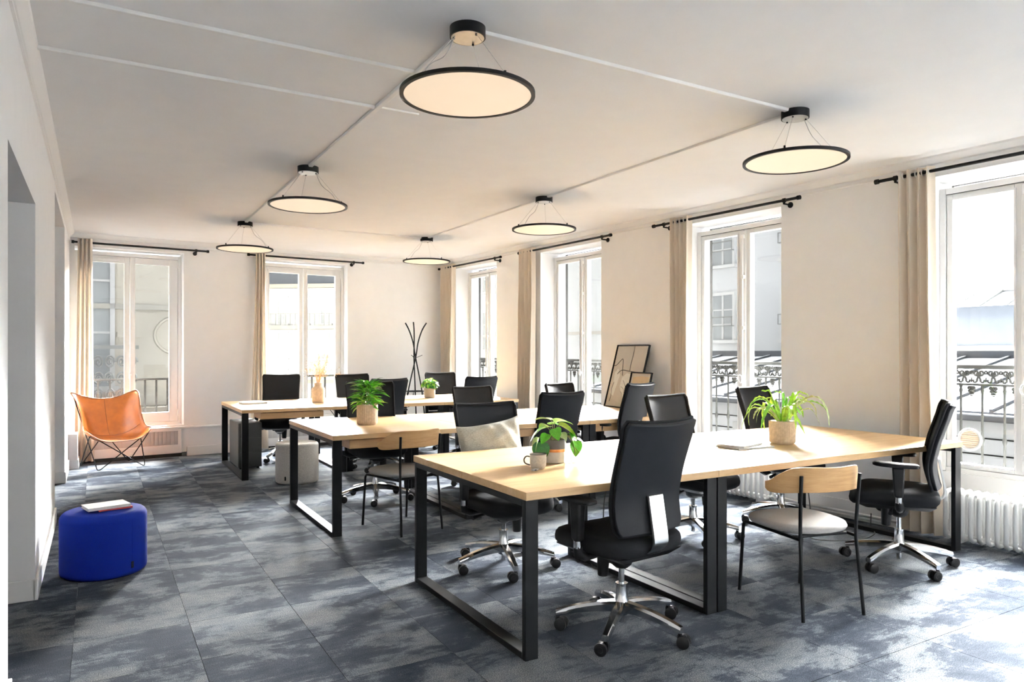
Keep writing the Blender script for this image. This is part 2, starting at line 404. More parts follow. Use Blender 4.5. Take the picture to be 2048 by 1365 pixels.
# left wall with two openings into a corridor
LT = .30
w = MB()
w.box(XL - LT, XL, Y_FRONT - .3, 3.325, -.01, H + .02)
w.box(XL - LT, XL, 3.325, 4.72, 2.185, H + .02)
w.box(XL - LT, XL, 4.72, 6.78, -.01, H + .02)
w.box(XL - LT, XL, 6.78, 8.74, 2.66, H + .02)
w.box(XL - LT, XL, 8.74, 10.6, -.01, H + .02)
struct('wall_left', w, 'wall_paint', 'off-white wall with two open doorways near the camera', 'wall')
struct('wall_corridor', MB().box(-2.4, -2.1, Y_FRONT - .3, 11.2, -.01, H + .02).box(-2.1, XL - LT, 10.3, 10.6, -.01, H + .02), 'wall_paint', 'plain corridor wall seen through the doorways', 'wall')
struct('wall_front', MB().box(-2.4, 6.2, Y_FRONT - .3, Y_FRONT, -.01, H + .02), 'wall_paint', 'plain wall behind the viewpoint', 'wall')
# left corner pipe casing and wainscot ledge along the back wall
cs = MB(); cs.box(XL, XL + .095, 9.72, 10.22, 0, .405)
struct('trim_1', cs, 'trim_paint', 'low boxed casing in the back left corner', 'casing', bevel=.004)
struct('baseboard_casing', MB().box(XL, XL + .107, 9.708, 10.2, 0, .105), 'trim_paint', 'baseboard around the low corner casing', 'baseboard', bevel=.003)
LEDGE = .385
w = MB(BWm); w.box(.0, BACKLEN - .02, 0, .07, .05, LEDGE - .022).box(.0, BACKLEN - .02, -.0, .09, LEDGE - .022, LEDGE)
struct('trim_2', w, 'trim_paint', 'low panelled ledge running along the foot of the end wall', 'ledge', bevel=.003)
w = MB(BWm)
for a, b in ((1.30, 2.22), (3.58, BACKLEN)): w.box(a, b, .07, .085, 0, .12)
struct('baseboard_back', w, 'trim_paint', 'white baseboard of the end wall', 'baseboard', bevel=.003)
w = MB()
for a, b in ((Y_FRONT, 3.325 + .012), (4.72 - .012, 6.78 + .012), (8.74 - .012, 9.7)): w.box(XL - .01, XL + .013, a, b, 0, .115)
for y, s_ in ((3.325, 1), (4.72, -1), (6.78, 1), (8.74, -1)): w.box(XL - LT, XL + .0, min(y, y + .012 * s_), max(y, y + .012 * s_), 0, .115)
struct('baseboard_left', w, 'trim_paint', 'white baseboard along the left wall and its doorways', 'baseboard', bevel=.003)
w = MB(RWm); prev = .02
for a, b in R_OPEN:
    w.box(prev, a, 0, .018, 0, .15); w.box(a, b, -.2, -.185, 0, .1); prev = b
w.box(prev, RL - .2, 0, .018, 0, .15)
struct('baseboard_right', w, 'trim_paint', 'white baseboard of the window wall', 'baseboard', bevel=.003)
# cornices
def cornice(name, mp, a, b, label):
    m = MB(mp); m.prism([(0, H), (.055, H), (.05, H - .014), (.014, H - .05), (0, H - .056)], lambda p, q, d: (d, p, q), a, b)
    m.prism([(0, H - .075), (.012, H - .078), (.012, H - .092), (0, H - .096)], lambda p, q, d: (d, p, q), a, b)
    return struct(name, m, 'trim_paint', label, 'cornice')
cornice('trim_3', RWm, .0, RL - .1, 'slim plaster cornice above the window wall')
cornice('trim_4', BWm, .0, BACKLEN, 'slim plaster cornice above the end wall')
cornice('trim_5', lambda v: Vector((XL + v[1], v[0], v[2])), Y_FRONT, 10.2, 'slim plaster cornice above the doorway wall')

# ------------------------------------------------------------------ windows
def window(name, mp, a, b, z0, z1, gz0, gz1, off, side, mid, label, back=False, vent=False):
    """two-casement window; a..b opening, off = depth of the room face of the sashes (negative)"""
    W = thing(name, label, 'window', kind='structure')
    c = (a + b) / 2; d0, d1 = off - .06, off
    fr = MB(mp); fw = .045
    fr.box(a, a + fw, d0 - .03, d1 + .012, z0, z1).box(b - fw, b, d0 - .03, d1 + .012, z0, z1)
    fr.box(a + fw, b - fw, d0 - .03, d1 + .012, z1 - fw, z1).box(a + fw, b - fw, d0 - .03, d1 + .012, z0 - .03, z0 + .03)
    fr.build('frame', 'white_frame', W, bevel=.004)
    for s in (0, 1):
        s0 = a + fw + .003 if s == 0 else c + .004; s1 = c - .004 if s == 0 else b - fw - .003
        g0 = a + side if s == 0 else c + mid; g1 = c - mid if s == 0 else b - side
        m = MB(mp)
        m.box(s0, g0, d0, d1, z0 + .032, z1 - fw - .004).box(g1, s1, d0, d1, z0 + .032, z1 - fw - .004)
        m.box(g0, g1, d0, d1, z0 + .032, gz0).box(g0, g1, d0, d1, gz1, z1 - fw - .004)
        sash = m.build('sash', 'white_frame', W, bevel=.003)
        bd = MB(mp); t = .012
        bd.box(g0 - t, g0, d1, d1 + .008, gz0 - t, gz1 + t).box(g1, g1 + t, d1, d1 + .008, gz0 - t, gz1 + t)
        bd.box(g0, g1, d1, d1 + .008, gz0 - t, gz0).box(g0, g1, d1, d1 + .008, gz1, gz1 + t)
        bd.build('glazing_bead', 'white_frame', sash)
        MB(mp).box(g0 - .004, g1 + .004, off - .036, off - .030, gz0 - .004, gz1 + .004).build('pane', 'window_glass', W)
    m = MB(mp)
    if back:
        m.box(c - .012, c + .012, d1, d1 + .015, 1.02, 1.10); m.box(c - .009, c + .02, d1 + .015, d1 + .04, 1.05, 1.075)
        m.build('handle', 'white_frame', W, bevel=.004)
        hg = MB(mp)
        for z in (z0 + .1, z1 - .16): hg.cyl((b - .05, d1 + .018, z), (b - .05, d1 + .018, z + .09), .008, 8)
        hg.build('hinge', 'white_frame', W, smooth=40)
        MB(mp).box(a + .1, c - .12, d1, d1 + .02, z1 - .115, z1 - .085).build('air_vent', 'white_frame', W, bevel=.003)
    else:
        m.box(c - .028, c + .028, d1, d1 + .014, z0 + .05, z1 - .06)
        m.build('astragal', 'white_frame', W, bevel=.005)
        e = MB(mp); e.cyl((c, d1 + .026, .62), (c, d1 + .026, z1 - .1), .007, 8)
        for z in (.62, .98, 1.6, 2.1, z1 - .12): e.box(c - .016, c + .016, d1 + .012, d1 + .034, z - .018, z + .018)
        e.build('bolt_rod', 'white_frame', W, bevel=.003)
        kn = MB(mp); kn.cyl((c + .01, d1 + .03, 1.1), (c + .01, d1 + .075, 1.1), .012, 10); kn.tube([(c + .01, d1 + .075, 1.1 + .035 * sin(t * pi / 6)) if False else (c + .01 + .018 * cos(t * pi / 6), d1 + .075, 1.1 + .036 * sin(t * pi / 6)) for t in range(12)], .007, 6, closed=True)
        kn.build('handle', 'white_frame', W, smooth=50)
        MB(mp).box(a + fw, b - fw, d1 + .004, d1 + .006, z1 - fw - .0035, z1 - fw - .0005).build('joint_line', 'dark_gap', W)
    if vent:
        vs_, vz = vent; m = MB(mp)
        m.tube([(vs_ + .074 * cos(t * pi / 16), off - .022, vz + .074 * sin(t * pi / 16)) for t in range(32)], .012, 8, closed=True)
        v_ = m.build('glass_vent', 'white_frame', W, smooth=60)
        m = MB(mp)
        for k in range(-4, 5):
            z = vz + k * .015; hw = sqrt(max(.0, .070 ** 2 - (k * .015) ** 2))
            m.hexa([(vs_ - hw, off - .03, z - .006), (vs_ + hw, off - .03, z - .006), (vs_ + hw, off - .018, z - .002), (vs_ - hw, off - .018, z - .002),
                    (vs_ - hw, off - .03, z + .006), (vs_ + hw, off - .03, z + .006), (vs_ + hw, off - .018, z + .010), (vs_ - hw, off - .018, z + .010)])
        m.build('louver', 'vent_beige', v_)
        v_['label'] = 'round vent with beige louvers set in the pane'
    return W
RL_LABELS = ['tall double casement window in the far right corner', 'tall double casement window beside the leaning pictures', 'tall double casement window behind the fern table', 'tall double casement window with round pane vent at far right', 'unseen tall double casement window added for daylight just outside the right edge of view', 'unseen tall double casement window added for daylight behind the viewpoint']
for i, (a, b) in enumerate(R_OPEN):
    window('window_%d' % (i + 1), RWm, a, b, .46, HEAD_R - .055, .527, 2.522, -.235, .092, .075, RL_LABELS[i], vent=((a + .20, .71) if i == 3 else False))
window('window_7', BWm, *B_OPEN[0], .41, HEAD_B - .03, .565, 2.50, -.17, .150, .062, 'tall white double window behind the orange butterfly chair', back=True)
window('window_8', BWm, *B_OPEN[1], .41, HEAD_B - .03, .565, 2.50, -.17, .125, .060, 'tall white double window behind the vase of dried flowers', back=True)

# ------------------------------------------------------------------ balcony railings outside
def scroll_unit():
    m = MB()
    for sgn in (-1, 1):
        pts = []
        for k in range(15):      # lower spiral running up into the upper spiral: one side of a heart
            t = k / 14
            if t < .4:
                u = t / .4; an = -pi * .2 + u * pi * 1.5; r = .010 + .012 * u; pts.append((sgn * (.022 - r * cos(an) * .9), 0, .028 - r * sin(an)))
            else:
                u = (t - .4) / .6; an = pi * 1.25 - u * pi * 1.75; r = .040 - .024 * u; pts.append((sgn * (.036 + r * cos(an) * -.78), 0, .086 - r * sin(an) * .72))
        m.tube(pts, .0085, 6)
    m.tube([(0, 0, .012), (0, 0, .05)], .005, 5)
    for k in range(5):
        an = pi / 2 + 2 * pi * k / 5; m.cyl((cos(an) * .010, -.003, .088 + sin(an) * .010), (cos(an) * .010, .003, .088 + sin(an) * .010), .008, 6)
    return m.mesh('scroll', 'iron_grey', 60)
SCROLL = scroll_unit()
def pendant():
    m = MB()
    for z, r in ((-.012, .030), (-.035, .026), (-.055, .018), (-.07, .010)):
        for sgn in (-1, 0, 1): m.lathe([(.001, z - r * .5), (r * .42, z - r * .3), (r * .5, z), (r * .3, z + r * .4), (.001, z + r * .5)], 7, (sgn * r * .55, 0))
    return m.mesh('pendant', 'iron_grey', 60)
PEND = pendant()
ANG_R = atan2(SV.y, SV.x)
def railing(i, a, b, label):
    c = RW((a + b) / 2, -.47, 0); L = b - a + .06
    T = thing('balcony_railing', label, 'railing', c, ANG_R, 'cast iron window railings')
    MB().box(-L / 2, L / 2, -.022, .022, 1.235, 1.265).build('top_rail', 'iron_grey', T, bevel=.004)
    MB().box(-L / 2, L / 2, -.014, .014, 1.105, 1.122).build('lower_rail', 'iron_grey', T, bevel=.003)
    MB().box(-L / 2, L / 2, -.014, .014, .30, .32).build('foot_rail', 'iron_grey', T, bevel=.003)
    n = int(round(L / .098)); p = L / n
    for k in range(n): obj('scroll', SCROLL, T, loc=(-L / 2 + p * (k + .5), 0, 1.119))
    bal = MB().lathe([(.008, .32), (.012, .34), (.008, .40), (.009, .66), (.017, .69), (.011, .72), (.009, .76), (.0085, 1.04), (.013, 1.07), (.009, 1.085), (.012, 1.105)], 10).mesh('baluster', 'iron_grey', 50)
    nb = 8
    for k in range(nb):
        x = -L / 2 + L * (k + .5) / nb; obj('baluster', bal, T, loc=(x, 0, 0))
        if k < nb - 1: obj('pendant', PEND, T, loc=(x + L / nb / 2, 0, 1.10))
    br = MB().box(-L / 2 - .02, -L / 2, -.02, .12, .28, .32).box(L / 2, L / 2 + .02, -.02, .12, .28, .32).box(-L / 2 - .02, -L / 2, -.02, .12, 1.22, 1.26).box(L / 2, L / 2 + .02, -.02, .12, 1.22, 1.26)
    br.build('wall_anchor', 'iron_grey', T)
RAIL_L = ['ornate iron railing outside the far right corner window', 'ornate iron railing outside the window by the leaning pictures', 'ornate iron railing outside the window behind the fern', 'ornate iron railing outside the window with the round pane vent']
for i in range(4): railing(i, *R_OPEN[i], RAIL_L[i])
def bar_railing(a, b, label, thin):
    T = thing('bar_railing', label, 'railing', BW((a + b) / 2, -.40, 0), atan2(TV.y, TV.x), 'plain bar railings')
    L = b - a + .02
    MB().box(-L / 2, L / 2, -.02, .02, .985, 1.012).build('top_rail', 'iron_bar', T, bevel=.003)
    MB().box(-L / 2, L / 2, -.012, .012, .43, .45).build('foot_rail', 'iron_bar', T)
    n = int(round(L / thin)); me = MB().box(-.011, .011, -.011, .011, .45, .985).mesh('bar', 'iron_bar')
    for k in range(n + 1): obj('bar', me, T, loc=(-L / 2 + .012 + (L - .024) * k / n, 0, 0))
bar_railing(*B_OPEN[0], 'plain vertical bar railing outside the window behind the butterfly chair', .145)
bar_railing(*B_OPEN[1], 'plain widely spaced bar railing outside the window behind the vase', .21)

# ------------------------------------------------------------------ exterior buildings
def facade(name, label, P, e, width, z0, z1, depth, wins, mat='facade_white', extra=None, cat='building'):
    """P left-foot corner of the facade, e unit vector along it (viewer sees it left to right), depth goes away"""
    e = Vector(e).normalized(); out = Vector((e.y, -e.x, 0))
    ang = atan2(e.y, e.x)
    T = thing(name, label, cat, (P[0], P[1], 0), ang)
    MB().box(0, width, 0, depth, z0, z1).build('wall', mat, T)
    for (u, z, ww, hh, kind) in wins:
        f = MB()
        if kind == 'shutter':
            f.box(u - ww / 2 - .5 * ww, u - ww / 2, -.05, .0, z, z + hh).box(u + ww / 2, u + ww * 1.0, -.05, .0, z, z + hh)
        f.box(u - ww / 2 - .10, u - ww / 2, -.10, 0, z - .1, z + hh + .12).box(u + ww / 2, u + ww / 2 + .10, -.10, 0, z - .1, z + hh + .12)
        f.box(u - ww / 2, u + ww / 2, -.10, 0, z + hh, z + hh + .12).box(u - ww / 2 - .18, u + ww / 2 + .18, -.18, 0, z - .16, z - .04)
        f.box(u - .04, u + .04, -.07, 0, z, z + hh)
        for q in (1, 2): f.box(u - ww / 2, u + ww / 2, -.06, 0, z + hh * q / 3 - .025, z + hh * q / 3 + .025)
        w_ = f.build('window', 'far_frame', T)
        MB().box(u - ww / 2, u + ww / 2, -.03, -.005, z - .04, z + hh).build('pane', 'far_pane', w_)
        if kind == 'rail':
            r = MB().box(u - ww / 2 - .1, u + ww / 2 + .1, -.25, -.22, z + .85, z + .89).box(u - ww / 2 - .1, u + ww / 2 + .1, -.25, -.22, z + .5, z + .53)
            for q in range(2): r.box(u + (q - .5) * (ww + .16) - .015, u + (q - .5) * (ww + .16) + .015, -.25, .0, z + .5, z + .53).box(u + (q - .5) * (ww + .16) - .015, u + (q - .5) * (ww + .16) + .015, -.25, -.22, z + .5, z + .89)
            r.build('window_rail', 'iron_pale', w_)
    if extra: extra(T)
    return T
GZ = -13
tag(MB().box(-60, 140, -60, 160, GZ - .5, GZ).build('street_ground', 'street'), 'grey street ground far below the windows', 'street', kind='structure')
# A: cream facade right across the street from the butterfly-chair window
def extra_a(T):
    MB().box(0, 16, -.55, 0, -.42, -.05).box(0, 16, -.35, 0, -.75, -.42).box(0, 16, -.7, 0, -.05, .08).build('cornice', 'cornice_stone', T)
    for k in range(9):
        u = 8.6 + k * .95
        MB().box(u, u + .28, -.5, 0, -1.25, -.75).box(u + .03, u + .25, -.38, 0, -1.5, -1.25).build('bracket', 'cornice_stone', T, bevel=.03)
    MB().box(0, 16, -.14, 0, -2.35, -2.2).build('string_course', 'cornice_stone', T)
    MB().box(0, 16, -.10, 0, 2.35, 2.47).build('band', 'facade_stone', T)
    MB().box(16, 16.06, 0, 9, GZ, 9.5).build('side_bounce_shield', 'bounce_absorber', T)  # dark slab added so the sunlit end does not bounce onto its neighbour
    me = SCROLL
    fr = MB()
    for k in range(14):
        for q in range(3):
            x = 10.25 + k * .225; z = .38 + q * .37; sg = 1 if (k + q) % 2 else -1
            fr.tube([(x + sg * .105 * (1 - t / 22) * cos(t * .62), -.62, z + .16 * (1 - t / 22) * sin(t * .62)) for t in range(20)], .022, 5)
    fr.box(10.1, 13.3, -.66, -.58, 1.42, 1.5).box(10.1, 13.3, -.66, -.58, .1, .17)
    fr.build('balcony_frieze', 'iron_pale', T, smooth=60)
    md = MB().tube([(14.3 + .62 * cos(t * pi / 14), -.02, 1.75 + .48 * sin(t * pi / 14)) for t in range(28)], .035, 6, closed=True)
    md.box(12.9, 13.4, -.06, 0, 1.7, 1.82).box(14.8, 15.6, -.06, 0, 1.7, 1.82)
    md.build('medallion', 'facade_cream', T, smooth=60)
wa = [(11.55, .6, 2.4, 3.6, ''), (5.5, .6, 1.4, 3.2, ''), (11.5, -5.2, 1.4, 2.6, ''), (5.5, -5.2, 1.4, 2.6, ''), (14.7, -5.2, 1.3, 2.6, '')]
facade('stone_building', 'cream stone building with bracketed cornice across from the butterfly-chair window', (-12.5, 18.6), (1, .03, 0), 16, GZ, 9.5, 9, wa, 'facade_cream', extra_a)
# B: far Haussmann facade seen through the vase window
def extra_b(T):
    MB().box(-.3, 30.3, -.8, 0, 3.1, 3.4).build('balcony_slab', 'cornice_stone', T)
    r = MB().box(0, 30, -.75, -.70, 4.3, 4.36)
    for k in range(75): r.box(.4 * k, .4 * k + .05, -.75, -.70, 3.4, 4.3)
    r.build('balcony_rail', 'iron_pale', T)
    MB().box(-.3, 30.3, -.5, 0, 6.4, 6.7).box(0, 30, -.2, 0, -1.2, -.9).build('cornice', 'cornice_stone', T)
    MB().prism([(0, 6.7), (1.5, 9.4), (4, 10.2), (10, 10.2), (10, 6.7)], lambda p, q, d: (d, p, q), 0, 30).build('roof', 'slate', T)
    for k in range(5):
        MB().box(3 + 6 * k, 3.9 + 6 * k, 2.5, 3.3, 9, 12).build('chimney', 'cornice_stone', T)
wb = [(1.5 + 1.8 * k, z, .72, hh, 'shutter') for k in range(16) for z, hh in ((-5.2, 2.0), (-2.2, 2.0), (.85, 1.95), (3.6, 2.05))]
facade('far_apartment_block', 'white apartment block with balcony row seen far down the street', (3.0, 66), (.80, -.60, 0), 30, GZ, 6.7, 10, wb, 'facade_white', extra_b)
def extra_b2(T):
    MB().prism([(0, 8), (3, 11), (8, 11), (8, 8)], lambda p, q, d: (d, p, q), 0, 14).build('roof', 'zinc', T)
facade('street_end_house', 'pale house closing the street at the left of the balcony block', (-6, 78), (1, -.1, 0), 14, GZ, 8, 8, [(2 + 2.4 * k, z, 1.0, 2.0, '') for k in range(5) for z in (-3.5, .2, 4)], 'facade_white', extra_b2)
# C: tall white rendered wall behind the zinc roof
PC = RW(-30, -17.5, 0)
def uy(y): return (y - PC.y) / SV.y
wc = [(uy(20.45), 1.85, 1.0, 1.75, 'rail'), (uy(20.45), 4.85, 1.0, 1.75, 'rail'), (uy(20.45), 7.85, 1.0, 1.75, 'rail'), (uy(17.2), 1.85, 1.0, 1.75, 'rail'), (uy(17.2), 4.85, 1.0, 1.75, 'rail'), (uy(17.2), 7.85, 1.0, 1.75, 'rail'),
      (uy(38), 1.5, 1.2, 2.2, ''), (uy(38), 5.0, 1.2, 2.2, ''), (uy(42), 1.5, 1.2, 2.2, ''), (uy(42), 5.0, 1.2, 2.2, '')]
def extra_c(T):
    MB().box(0, 20.0, -.35, 0, 6.6, 6.9).box(0, 20, -.12, 0, 2.2, 2.35).build('ledge', 'facade_stone', T)
    MB().cyl((17, -.12, -3), (17, -.12, 10), .08, 8).build('drainpipe', 'zinc', T, smooth=40)
facade('rendered_building', 'tall blank white rendered building behind the zinc roof', (PC.x, PC.y), SV, uy(14.4), GZ, 10, 3.5, wc, 'facade_render', extra_c)
# F: unseen tower added to block sun from the end wall windows
facade('sun_blocker_tower', 'unseen narrow tower added to block sun from the end wall windows', (6.2, 16.2), (1, 0, 0), 1.8, GZ, 10, 2, [(.9, z, 1.1, 2.0, '') for z in (-6, -2.5, 1, 4.5, 8)], 'facade_stone', lambda T: MB().box(1.8, 1.86, 0, 2, GZ, 10).build('side_bounce_shield', 'bounce_absorber', T))  # dark side slab added to cut the tower's sunlit bounce
# D: low zinc-roofed building across the courtyard
T = thing('zinc_roof_building', 'low building with standing-seam zinc roof across the courtyard', 'building', RW(-8, -10, 0), ANG_R)
LD = 40
MB().box(0, LD, 0, 6, GZ, .05).build('wall', 'siding', T)
MB().hexa([(0, -.35, .12), (LD, -.35, .12), (LD, 6, 1.12), (0, 6, 1.12), (0, -.35, .2), (LD, -.35, .2), (LD, 6, 1.2), (0, 6, 1.2)]).build('roof', 'zinc', T)
me = MB().hexa([(-.03, -.35, .2), (.03, -.35, .2), (.03, 6, 1.2), (-.03, 6, 1.2), (-.03, -.35, .26), (.03, -.35, .26), (.03, 6, 1.26), (-.03, 6, 1.26)]).mesh('roof_seam', 'zinc')
for k in range(38): obj('roof_seam', me, T, loc=(.5 + k * 1.05, 0, 0))
MB().box(0, LD, -.5, -.35, .02, .16).build('gutter', 'zinc', T, bevel=.03)
MB().box(0, LD, 5.9, 6.3, 1.1, 1.38).build('ridge_cap', 'zinc', T)
me = MB().box(0, LD, -.03, 0, -.012, .012).mesh('siding_joint', 'iron_grey')
for k in range(14): obj('siding_joint', me, T, loc=(0, 0, -.35 - k * .32))
for k, u in enumerate((4.0, 6.4, 13.2, 15.0, 17.8, 20.4)):
    f = MB().box(u - .6, u - .45, -.09, 0, -2.6, -.5).box(u + .45, u + .6, -.09, 0, -2.6, -.5).box(u - .45, u + .45, -.09, 0, -.65, -.5).box(u - .05, u + .05, -.07, 0, -2.5, -.6).box(u - .45, u + .45, -.07, 0, -1.6, -1.52)
    w_ = f.build('window', 'far_frame', T); MB().box(u - .45, u + .45, -.045, -.035, -2.6, -.6).build('pane', 'far_pane', w_)
# E: mansard building beyond
PE = RW(-26, -52, 0)
T = thing('mansard_building', 'distant building with slate mansard roof and arched dormer', 'building', PE, ANG_R)
LE = 90
MB().box(0, LE, 0, 12, GZ, 1.6).build('wall', 'facade_stone', T)
MB().box(0, LE, -.6, 0, 1.1, 1.75).build('cornice', 'facade_stone', T)
MB().prism([(0, 1.7), (1.1, 4.7), (11, 4.7), (11, 1.7)], lambda p, q, d: (d, p, q), 0, LE).build('mansard_slope', 'slate', T)
MB().prism([(.9, 4.7), (6.0, 6.4), (11, 4.7)], lambda p, q, d: (d, p, q), 0, LE).build('roof', 'zinc', T)
me = MB().hexa([(-.05, .9, 4.7), (.05, .9, 4.7), (.05, 6, 6.4), (-.05, 6, 6.4), (-.05, .9, 4.8), (.05, .9, 4.8), (.05, 6, 6.52), (-.05, 6, 6.52)]).mesh('roof_seam', 'facade_white')
for k in range(50): obj('roof_seam', me, T, loc=(1 + k * 1.8, 0, 0))
for k in range(7):
    u = 6.3 + k * 13.0
    d = MB().box(u - .9, u - .62, -.15, 1.0, 1.75, 3.9).box(u + .62, u + .9, -.15, 1.0, 1.75, 3.9)
    d.prism([(u - 1.05 + 2.1 * q / 10, 3.85 + .45 * sin(pi * q / 10)) for q in range(11)] + [(u + 1.05, 3.6), (u - 1.05, 3.6)], lambda p, q, dd: (p, dd, q), -.25, 1.4).box(u - .95, u + .95, -.2, .5, 1.62, 1.85)
    dm = d.build('dormer', 'facade_stone', T)
    w_ = MB().box(u - .62, u - .5, -.08, .1, 1.85, 3.6).box(u + .5, u + .62, -.08, .1, 1.85, 3.6).box(u - .05, u + .05, -.08, .1, 1.85, 3.6).box(u - .5, u + .5, -.08, .1, 3.0, 3.08).build('dormer_window', 'far_frame', dm)
    MB().box(u - .5, u + .5, .0, .05, 1.85, 3.6).build('dormer_pane', 'far_pane', dm)
for k, u in enumerate((10.5, 24, 37, 52)):
    MB().box(u, u + 9, 5.0, 6.6, 5.0, 7.6).build('chimney_stack', 'facade_stone', T)
    for q in range(7): MB().cyl((u + .9 + q * 1.15, 5.8, 7.6), (u + .9 + q * 1.15, 5.8, 8.5), .32, 10, .24).build('chimney_pot', 'terracotta', T, smooth=40)

# ------------------------------------------------------------------ radiators
def radiator(s0, n, label):
    P = .0545; T = thing('radiator', label, 'radiator', RW(s0, 0, 0), ANG_R, 'white column radiators')
    # local x along the wall, local +y = away from room (left of x direction is outside), room is -y
    m = MB()
    m.tube([(0, y, z) for y, z in ((-.150, .055), (-.158, .08), (-.158, .33), (-.148, .355), (-.12, .372), (-.03, .372), (-.002, .355), (.006, .33), (.006, .08), (-.002, .055), (-.03, .042), (-.12, .042))], .0155, 8, closed=True)
    m.cyl((0, -.078, .05), (0, -.078, .365), .012, 8)
    me = m.mesh('radiator_section', 'radiator_paint', 50)
    for k in range(n): obj('radiator_section', me, T, loc=(P * (k + .5), 0, 0))
    MB().cyl((0, -.076, .355), (P * n, -.076, .355), .018, 10).cyl((0, -.076, .06), (P * n, -.076, .06), .018, 10).build('manifold', 'radiator_paint', T, smooth=40)
    f = MB()
    for x in (P * 1.5, P * (n - 1.5)): f.box(x - .012, x + .012, -.15, -.0, 0, .045)
    f.build('foot', 'radiator_paint', T)
    v = MB().cyl((P * n, -.076, .06), (P * n + .05, -.076, .06), .014, 10).cyl((P * n + .05, -.076, .0), (P * n + .05, -.076, .1), .011, 10).cyl((P * n + .05, -.11, .06), (P * n + .05, -.076, .06), .018, 10)
    v.build('valve', 'brushed_steel', T, smooth=40)
radiator(7.69, 17, 'white column radiator below the window with round vent, far right')
radiator(5.33, 16, 'white column radiator below the window behind the fern')
radiator(2.68, 20, 'white column radiator below the window by the leaning pictures')
radiator(.53, 18, 'white column radiator below the far corner window')
# heating pipe along the foot of the window wall
m = MB(RWm); m.tube([(6.22, .05, .075), (6.5, .05, .06), (7.45, .05, .06)], .011, 8); m.tube([(6.22, .05, .035), (7.5, .05, .03)], .011, 8)
tag(m.build('heating_pipe', 'trim_paint', smooth=50), 'white heating pipes along the baseboard beside the right curtain', 'pipe')
# grilles below the back windows
def grille(a, b, label):
    T = thing('radiator_grille', label, 'grille', BW(a, .07, 0), atan2(TV.y, TV.x), 'radiator covers under the end wall windows'); L = b - a
    MB().box(-.04, L + .04, -.020, 0, .335, .362).box(-.04, L + .04, -.020, 0, .045, .155).box(-.04, 0, -.020, 0, .155, .335).box(L, L + .04, -.020, 0, .155, .335).build('cover_frame', 'trim_paint', T, bevel=.003)
    MB().box(0, L, -.004, -.001, .155, .335).build('back_plate', 'grille_metal', T)
    n = int(L / .045); me = MB().box(-.014, .014, -.014, -.006, .158, .332).mesh('fin', 'grille_metal')
    for k in range(n): obj('fin', me, T, loc=(L * (k + .5) / n, 0, 0))
    MB().box(-.0, L + .05, -.012, -.001, .0, .045).build('floor_gap_shade', 'dark_gap', T)  # dark strip stands in for the shade of the open gap
grille(.12, 1.19, 'low white radiator cover with grey fins behind the butterfly chair')
grille(2.32, 3.5, 'low white radiator cover with grey fins behind the vase table')

# ------------------------------------------------------------------ curtains and rods
def curtain(mp, s_top, s_bot, z0, z1, label, off=.095, folds=4.5, seed=0):
    T = thing('curtain', label, 'curtain', (0, 0, 0), 0, 'beige linen curtains'); rd = random.Random(seed)
    ph = rd.random() * 6
    def fn(u, v):
        z = z1 + (z0 - z1) * v; w0 = s_top[0] + (s_bot[0] - s_top[0]) * v ** 1.3; w1 = s_top[1] + (s_bot[1] - s_top[1]) * v ** 1.3
        uu = u + .035 * sin(3.3 * v + ph) * sin(pi * u)
        d = off + (.032 + .008 * v) * sin(2 * pi * folds * uu + .5 * sin(2.1 * v + ph) + .7) + .012 * sin(5 * u + 4 * v + ph)
        return mp((w0 + (w1 - w0) * uu + .006 * cos(2 * pi * folds * uu * 2), d, z))
    m = MB(); m.grid(fn, 72, 26, thick=.003)
    m.build('cloth', 'curtain_linen', T, smooth=80)
    for k in range(5):
        u = s_top[0] + (s_top[1] - s_top[0]) * (k + .5) / 5
        c = Vector((u, off, 2.695)); MB().tube([mp((c.x, c.y + .022 * cos(t * pi / 6), c.z + .022 * sin(t * pi / 6))) for t in range(12)], .005, 6, closed=True).build('grommet', 'brushed_steel', T, smooth=60)
def rod(mp, a, b, label):
    T = thing('curtain_rod', label, 'curtain rod', (0, 0, 0), 0, 'black curtain rods'); z = 2.695; y = .095
    MB(mp).cyl((a, y, z), (b, y, z), .0125, 12).build('pole', 'black_metal', T, smooth=40)
    for e, sg in ((a, -1), (b, 1)):
        MB(mp).cyl((e, y, z), (e + sg * .028, y, z), .019, 12).build('finial', 'black_metal', T, smooth=40)
        x = e - sg * .13
        MB(mp).cyl((x, 0, z - .03), (x, .008, z - .03), .026, 14).cyl((x, .0, z - .03), (x, y, z - .03), .008, 8).cyl((x, y, z - .034), (x, y, z), .010, 8).cyl((x - .012, y, z), (x + .012, y, z), .019, 12).build('bracket', 'black_metal', T, smooth=40)
rod(RWm, .02, 1.80, 'black curtain rod above the far right corner window')
rod(RWm, 2.29, 4.09, 'black curtain rod above the window by the leaning pictures')
rod(RWm, 4.80, 6.49, 'black curtain rod above the window behind the fern')
rod(RWm, 7.20, 9.0, 'black curtain rod at the far right, nearest the viewer')
rod(BWm, .04, 1.54, 'black curtain rod above the butterfly-chair window')
rod(BWm, 2.09, 3.72, 'black curtain rod above the vase window')
curtain(RWm, (.13, .49), (.12, .47), .03, 2.735, 'beige curtain gathered in the far right corner by the coat stand', seed=1)
curtain(RWm, (2.31, 2.615), (2.30, 2.60), .03, 2.735, 'beige curtain at the right end of the farthest table', seed=2)
curtain(RWm, (5.05, 5.285), (5.04, 5.30), .03, 2.735, 'beige curtain right of the leaning pictures', seed=3)
curtain(RWm, (7.37, 7.60), (7.37, 7.66), .03, 2.735, 'beige curtain at far right nearest the viewer', seed=4, folds=3.5)
